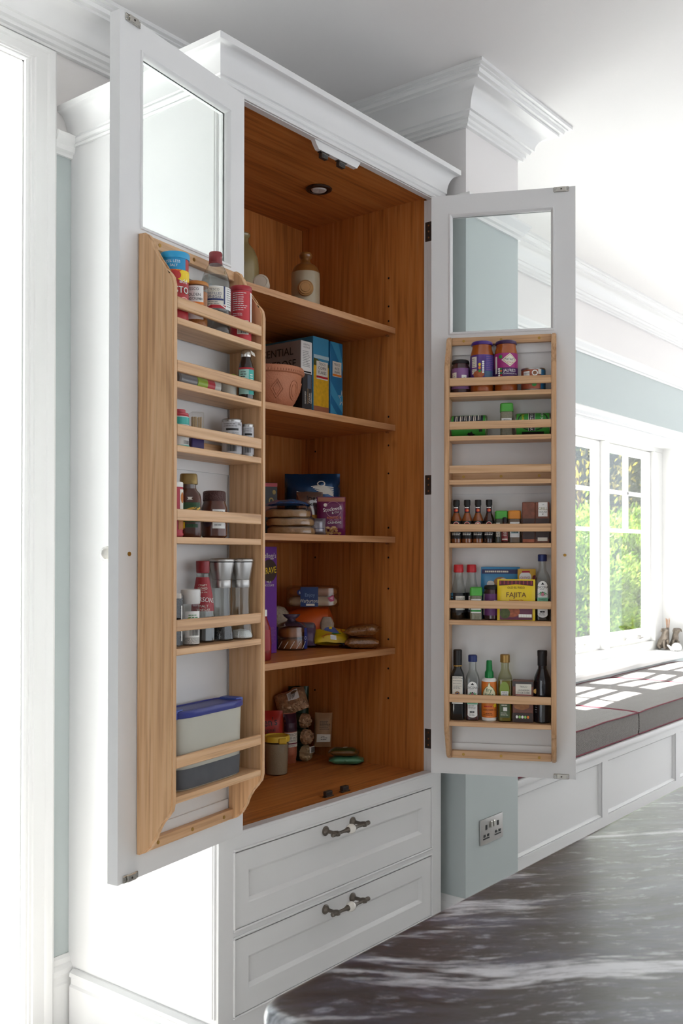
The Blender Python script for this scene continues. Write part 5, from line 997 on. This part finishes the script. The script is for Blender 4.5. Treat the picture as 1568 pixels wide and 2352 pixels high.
it.part('tie', G().loft([(.079, .040, .038, 2.2), (.086, .034, .032, 2.2), (.093, .016, .015, 2), (.100, .013, .013, 2), (.108, .024, .016, 2.2), (.116, .030, .014, 2.4)], 24), M('plum_film', '#4a3a4f', .3, .2, var=.6, vs=90)); it.text('6', -.02, .084, .012, WHITE).done()
it = Item('seeded_roll_bag', 'bag with pale seeded rolls behind the burger buns', 'bread', (.768, .500, S4), FC)
it.part('bag', G().loft([(0, .040, .040, 2.5), (.01, .046, .044, 2.4), (.08, .046, .044, 2.3), (.115, .040, .038, 2), (.132, .026, .024, 2), (.138, .008, .008, 2)], 30), M('oat_film', '#c4b49a', .4, var=.35, vs=120, bump=.6, bs=120)); it.done()
it = Item('orange_bread_bag', 'large bright orange bread bag in the middle of the pile', 'bread', (.856, .426, S4), FC)
OF = M('orange_film', '#d4591a', .32, var=.15, vs=25, coat=.3); sec = []
rs = []
for k in range(19):
    x = -.088+.168*k/18; t_ = k/18; r_ = .042+.022*math.sin(min(1, t_*1.25)*math.pi/2*1.2) if t_ < .9 else .058-(t_-.9)*.42
    r_ *= (.75 if k == 0 else 1); zc_ = max(r_*.98, .070+.010*t_)
    rs.append([(x, r_*.9*math.cos(a), zc_+r_*(1+.04*math.sin(5*a+k))*math.sin(a)) for a in [2*math.pi*j/24 for j in range(24)]])
it.part('bag', G().rings(rs), OF, ang=60); it.part('clear_window', G().loft([(0, .020, .010, 3), (.05, .024, .012, 3), (.072, .014, .008, 3)], 18, .058, -.064).move(Matrix.Translation((0, .006, .030))), M('window_film', '#a4907c', .35, var=.3, vs=70)); it.part('yellow_tag', G().bbox(.064, .074, -.074, -.070, .060, .070, .001), YEL)
it.part('end_twist', G().tube([(.06, -.05, .055), (.085, -.07, .040), (.105, -.082, .026), (.120, -.09, .016)], [.024, .018, .014, .010], 14), M('purple_blue_film', '#5a6cae', .35, var=.3, vs=60)); it.done()
it = Item('bread_roll_pack', 'pack of long rolls with navy label on top of the pile', 'bread', (.842, .402, S4+.1375), FC)
for k, (y, z) in enumerate(((-.020, 0), (.022, 0), (-.020, .033), (.022, .033))):
    it.part('roll', G().rings([[(x, y+r_*math.cos(a)*.021, z+.017+r_*math.sin(a)*.017) for a in [2*math.pi*j/16 for j in range(16)]] for x, r_ in ((-.082, .35), (-.076, .75), (-.060, .97), (0, 1), (.055, .97), (.074, .75), (.082, .3))]), BUNP if k < 2 else BUN, ang=60)
it.part('bag', G().loft([(0, .086, .044, 3), (.004, .090, .047, 3), (.062, .090, .047, 3), (.070, .082, .040, 3)], 36), FILM); it.surf_loft([(0, .0905, .0475, 3.6), (.068, .0905, .0475, 3.6)])
it.rect(-.042, .018, .0, .066, M('navy_label', '#1f3a70', .38)).text('Warburtons', -.012, .020, .0175, OFFW, .72).text('Enjoy', -.010, .040, .017, M('pale_blue_print', '#7f9ac4', .5), .9).rect(-.022, .006, .003, .010, OFFW, 'print').disc(-.044, .048, .010, .010, NAVY).text('6', -.044, .048, .014, OFFW).poly([(.050, .030), (.078, .040), (.082, .020), (.062, .016)], M('cerise', '#b83a6a', .42)).poly([(.058, .028), (.072, .034), (.074, .022)], M('pale_pink', '#d99ab0', .42)).done()
it = Item('snack_packet', 'yellow snack packet lying at the front of the fourth shelf', 'packet', (.822, .300, S4+.022), (R(-62), 0, R(FC+6)))
it.pillow('packet', .118, .085, .038, M('lemon_packet', '#d9b81c', .32, var=.08), 51, .006, 20, 20, .15); it.text('quavers', .004, .066, .026, RED, .9, -6).text('quavers', -.014, .022, .016, RED, .9, 14).poly([(.0, .024), (.030, .030), (.034, .036), (.0, .032)], GREEN).poly([(.034, .05), (.056, .066), (.056, .04)], ORG).rect(-.006, .014, .006, .018, SILV, 'print').done()
it.o.location.z = S4+.016
it = Item('chocolate_bar_pack', 'purple and grey crumpled multipack behind the yellow packet', 'packet', (.772, .382, S4+.008), (R(-30), 0, R(FC)))
it.pillow('packet', .080, .090, .03, M('mauve_film', '#5c4a66', .3, .2, var=.4, vs=60), 53, .006); it.rect(-.034, -.012, .05, .085, PURP, 'print').rect(-.004, .034, .06, .085, M('slate_film', '#6d6a74', .35), 'print').done()
it = Item('twist_bag', 'red and clear twisted bag end in front of the orange bag', 'packet', (.902, .297, S4+.001), FC)
it.part('bag', G().loft([(0, .030, .022, 2.2), (.012, .036, .026, 2.2), (.030, .033, .024, 2), (.046, .020, .014, 2), (.052, .008, .006, 2)], 24), M('red_clear_film', '#8a3f3c', .25, .1, var=.7, vs=60, bump=.8, bs=70)); it.done()
PNUT = M('nut_brittle', '#9a6430', .35, var=.55, vs=90, bump=.8, bs=110, coat=.3)
for k, (z, lb) in enumerate(((.019, 'clear pack of nut brittle lying at the right front, lower one'), (.055, 'clear pack of nut brittle tilted on top at the right front'))):
    it = Item('nut_brittle_pack', lb, 'packet', (.852+.006*k, .270, S4+z), (R(-90+6*k), 0, R(218-7*k)), 'nut brittle packs on the fourth shelf')
    it.pillow('brittle', .070, .110, .032, PNUT, 55+k, .005, 18, 22, .35, pw=6)
    it.pillow('wrapper', .084, .126, .037, FILM, 57+k, .006, 18, 22, .05, z0=-.008); it.done()
# ---- cabinet base
it = Item('rice_pouch', 'red pouch of rice with black lettering on the cabinet floor', 'packet', (.690, .470, S5), FC+8)
RP = M('rice_red', '#a8281e', .35, var=.08); it.pillow('pouch', .100, .192, .055, RP, 61, .004, 22, 26, .10); it.rect(-.048, .048, .002, .100, M('rice_maroon', '#8a1522', .35), 'print').text("Ben's", -.002, .158, .036, BLACK, .85, 6).text('Original', -.004, .132, .020, BLACK, .85, 4).disc(.026, .056, .012, .012, GREEN).done()
it = Item('rice_tub', 'translucent round tub of rice with yellow lid on the cabinet floor', 'tub', (.648, .392, S5), FC)
it.loft('tub', rsec([(.034, 0), (.0365, .003), (.0395, .112), (.0395, .114)]), PLASTIC, 32); it.part('rice', G().lathe([(0, .003), (.0350, .003), (.0378, .100), (0, .103)], 30), M('brown_rice', '#a8977c', .8, var=.18, vs=400, bump=.3, bs=500))
YL = M('yellow_lid', '#e0bd3a', .4); it.part('lid', G().lathe([(.040, .106), (.0428, .107), (.0432, .118), (.0415, .125), (.036, .1255), (.034, .122), (0, .122)], 32), YL); it.part('lid_tab', G().bbox(.008, .034, -.046, -.030, .103, .122, .003), YL); it.done()
it = Item('lentil_bag', 'bag of red split lentils with white label and maroon top', 'packet', (.790, .462, S5), FC+30)
it.pillow('bag', .052, .172, .046, M('lentils', '#b0664a', .55, var=.25, vs=300), 63, .003, 16, 24, .08); it.rect(-.025, .026, .112, .170, M('maroon_film', '#3f1a2e', .3, .2), 'paper_label').rect(-.024, .026, .060, .110, OFFW).text('TESCO', .001, .102, .0105, BLACK).text('RED SPLIT', .001, .091, .0092, BLACK, .8).text('LENTILS', .001, .082, .0092, BLACK, .8).rect(-.024, .026, .070, .074, M('maroon_stripe2', '#7a2436', .45), 'print').lines(-.02, .02, .061, .068, 2, M('maroon_stripe2', '#7a2436', .45)).done()
DG = M('bottle_green_film', '#16331f', .3, .1, coat=.3); CRK = M('crinkled_cellophane', '#b08a68', .3, .15, var=.6, vs=70, bump=1., bs=90); PST = M('pale_pasta', '#a8906c', .6, var=.3, vs=50)
for k, (x, y, z, r_, lb) in enumerate(((.850, .486, .028, .028, 'lowest of three stacked green pasta bags, pale end with barcode'), (.856, .488, .084, .0275, 'middle of three stacked green pasta bags with crinkled end'), (.854, .492, .1385, .0265, 'uppermost of three stacked green pasta bags with crinkled end'))):
    it = Item('pasta_bag', lb, 'packet', (x, y, S5+z), (0, 0, R(FC+55)), 'green pasta bags stacked on the cabinet floor')
    it.part('bag', G().rings([[(r_*f_*math.cos(a), yy, r_*f_*math.sin(a)) for a in [2*math.pi*j/24 for j in range(24)]] for yy, f_ in ((.07, .5), (.066, .9), (.0, 1), (-.03, 1), (-.036, .98))]), DG)
    q_ = random.Random(k+70)
    it.part('bag_end', G().rings([[(r_*f_*(1+.10*q_.uniform(-1, 1)*(i > 0))*math.cos(a), yy+.005*q_.uniform(-1, 1)*(i > 0), r_*f_*(1+.10*q_.uniform(-1, 1)*(i > 0))*math.sin(a)) for a in [2*math.pi*j/22 for j in range(22)]] for i, (yy, f_) in enumerate(((-.034, .985), (-.046, .95), (-.056, .80), (-.063, .52), (-.060, .25), (-.066, .06)))]), PST if k == 0 else CRK, ang=20)
    if k == 0: it.part('barcode_label', G().bbox(-.004, .022, -.066, -.0615, .002, .024, .001), WHITE); it.s = lambda a, b, o: (a, -.066-o, b); it.bar(-.002, .020, .004, .022, BLACK)
    it.done()
it = Item('pasta_bag', 'crinkled tan pasta bag with barcode slumped on top of the stack', 'packet', (.835, .478, S5+.168), (R(-34), R(-18), R(FC)))
it.pillow('bag', .110, .085, .05, CRK, 81, .012, 24, 22, .1); it.rect(-.008, .032, .034, .066, WHITE).bar(-.004, .028, .038, .062, BLACK, 4).done()
it = Item('herb_bag', 'dark green crumpled bag at the very back of the floor pile', 'packet', (.905, .520, S5+.001), FC)
it.pillow('bag', .072, .246, .04, DG, 83, .006, 18, 24, .1).location = (0, 0, 0); it.done()
it = Item('nut_bag', 'upright tan paper bag with printed label leaning right of the stack', 'packet', (.933, .425, S5+.034), (R(-6), R(3), R(FC+4)))
it.pillow('bag', .062, .118, .034, M('kraft_tan', '#a8825e', .5, var=.12, vs=30), 85, .006, 18, 22, .1); it.lines(-.014, .024, .060, .092, 6, BLACK).rect(-.022, .026, .018, .044, OFFW).lines(-.008, .018, .024, .040, 3, BLACK).done()
it.o.location = (.928, .430, S5+.040)
for k, (z, m_, lb, L_) in enumerate(((.0, M('sage_film', '#4f8a66', .3, .1, var=.2, vs=30, coat=.3), 'flat mint green bag lying at the front right of the floor', .118), (.028, M('amber_green_film', '#6a4a1c', .3, .1, var=.6, vs=25, coat=.3), 'brown and green pasta packet lying on the mint bag', .100))):
    it = Item('flat_bag', lb, 'packet', (.870, .352, S5+z+.015), (R(-90), 0, R(218-4*k)), 'bags lying at the right of the cabinet floor')
    it.pillow('bag', .060, L_, .026, m_, 91+k, .004, 16, 24, .12)
    if k: it.disc(.0, .055, .007, .008, OFFW).rect(.008, .027, .01, .09, M('olive_film', '#3f4a22', .35), 'print')
    it.done()
it = Item('green_bottle', 'bottle with green banded label on the cabinet floor behind the left rack', 'bottle', (.300, .232, S5), FC)
it.loft('bottle', rsec([(.026, 0), (.029, .004), (.029, .11), (.024, .13), (.013, .15), (.012, .19)]), M('dark_brown_glass', '#2a1710', .12, coat=.5), 26); lid(it, .0135, .186, .205, GREEN, 'cap'); it.rect(-.03, .04, .020, .030, GREEN, 'print').rect(-.03, .04, .030, .034, WHITE, 'print').rect(-.03, .04, .016, .020, WHITE, 'print').rect(-.03, .04, .034, .09, OFFW).done()

# ------------------------------------------------------------------ ornaments on the sill
PEWT = M('antique_pewter', '#8a7f74', .45, .75, var=.5, vs=90, bump=.5, bs=160)
def skin(name, chains, mat, parent):
    me = bpy.data.meshes.new(name); V = []; E_ = []; Rr = []
    for ch in chains:
        st = len(V)
        for k, (x, y, z, r_) in enumerate(ch):
            V.append((x, y, z)); Rr.append(r_)
            if k: E_.append((st+k-1, st+k))
    me.from_pydata(V, E_, []); ob = bpy.data.objects.new(name, me); COL.objects.link(ob); ob.parent = parent
    bm = bmesh.new(); bm.from_mesh(me); bmesh.ops.remove_doubles(bm, verts=bm.verts[:], dist=1e-5); bm.to_mesh(me); bm.free()
    m = ob.modifiers.new('skin', 'SKIN'); s_ = ob.modifiers.new('sub', 'SUBSURF'); s_.levels = s_.render_levels = 2
    lk = {tuple(round(c, 5) for c in v): r_ for v, r_ in zip(V, Rr)}
    for v, sv in zip(me.vertices, me.skin_vertices[0].data): sv.radius = (lk[tuple(round(c, 5) for c in v.co)],)*2
    me.skin_vertices[0].data[0].use_root = True; me.materials.append(mat); return ob
SZ = .7485
dogs = thing('dog_figurine', 'pewter figurine of two sitting dogs holding diffuser reeds on the sill', 'figurine', (5.10, .722, SZ), 0)
def dog(x, y, rz, turn):
    h = (turn, -.030, .137, .019); rump = (0, .030, .024, .024)
    o = skin('dog', [[(0, -.012, .088, .024), (0, .012, .054, .026), rump], [(0, -.012, .088, .024), (0, -.020, .112, .017), h, (turn*1.8, -.052, .140, .011), (turn*2.2, -.068, .142, .008)],
                  [(0, -.012, .088, .024), (-.017, -.026, .056, .010), (-.018, -.030, .020, .008), (-.018, -.046, .007, .008)], [(0, -.012, .088, .024), (.017, -.026, .056, .010), (.018, -.030, .020, .008), (.018, -.046, .007, .008)],
                  [rump, (-.028, .016, .022, .016), (-.032, -.006, .009, .009)], [rump, (.028, .016, .022, .016), (.032, -.006, .009, .009)],
                  [h, (turn-.022, -.022, .146, .007), (turn-.030, -.024, .124, .006)], [h, (turn+.022, -.022, .146, .007), (turn+.030, -.024, .124, .006)],
                  [rump, (.012, .058, .012, .008), (.022, .070, .014, .005)]], PEWT, dogs)
    o.location = (x, y, 0); o.rotation_euler = (0, 0, R(rz))
dog(-.030, .030, -30, -.008); dog(.034, -.030, -62, .012)
G().lathe([(0, 0), (.011, 0), (.012, .004), (.010, .100), (.011, .104), (.011, .150), (.009, .152), (.008, .10), (0, .098)], 16, .006, .012).build('reed_tube', PEWT, dogs)
REED = M('reed_wood', '#c48f62', .7)
for k in range(7):
    a = k*.9; G().tube([(.006+.004*math.cos(a), .012+.004*math.sin(a), .10), (.006+.010*math.cos(a)+.004*(k-3), .012+.010*math.sin(a), .208+.006*(k % 3))], .0017, 5).build('reed', REED, dogs)
orn = thing('shell_ornament', 'white ceramic shell ornament at the right edge of the sill', 'ornament', (5.03, .645, SZ), -30)
CHN = M('white_ceramic', '#f0eeea', .35, var=.03)
G().loft([(0, .026, .02, 2), (.006, .034, .028, 2), (.024, .040, .032, 2), (.044, .030, .026, 2), (.056, .012, .010, 2)], 22).build('body', CHN, orn)
for k in range(5): G().tube([(-.030, -.01+.005*k, .006), (-.046, -.02+.010*k, .016+.004*k), (-.058, -.026+.013*k, .030+.003*k)], [.008, .007, .002], 8).build('petal', CHN, orn)
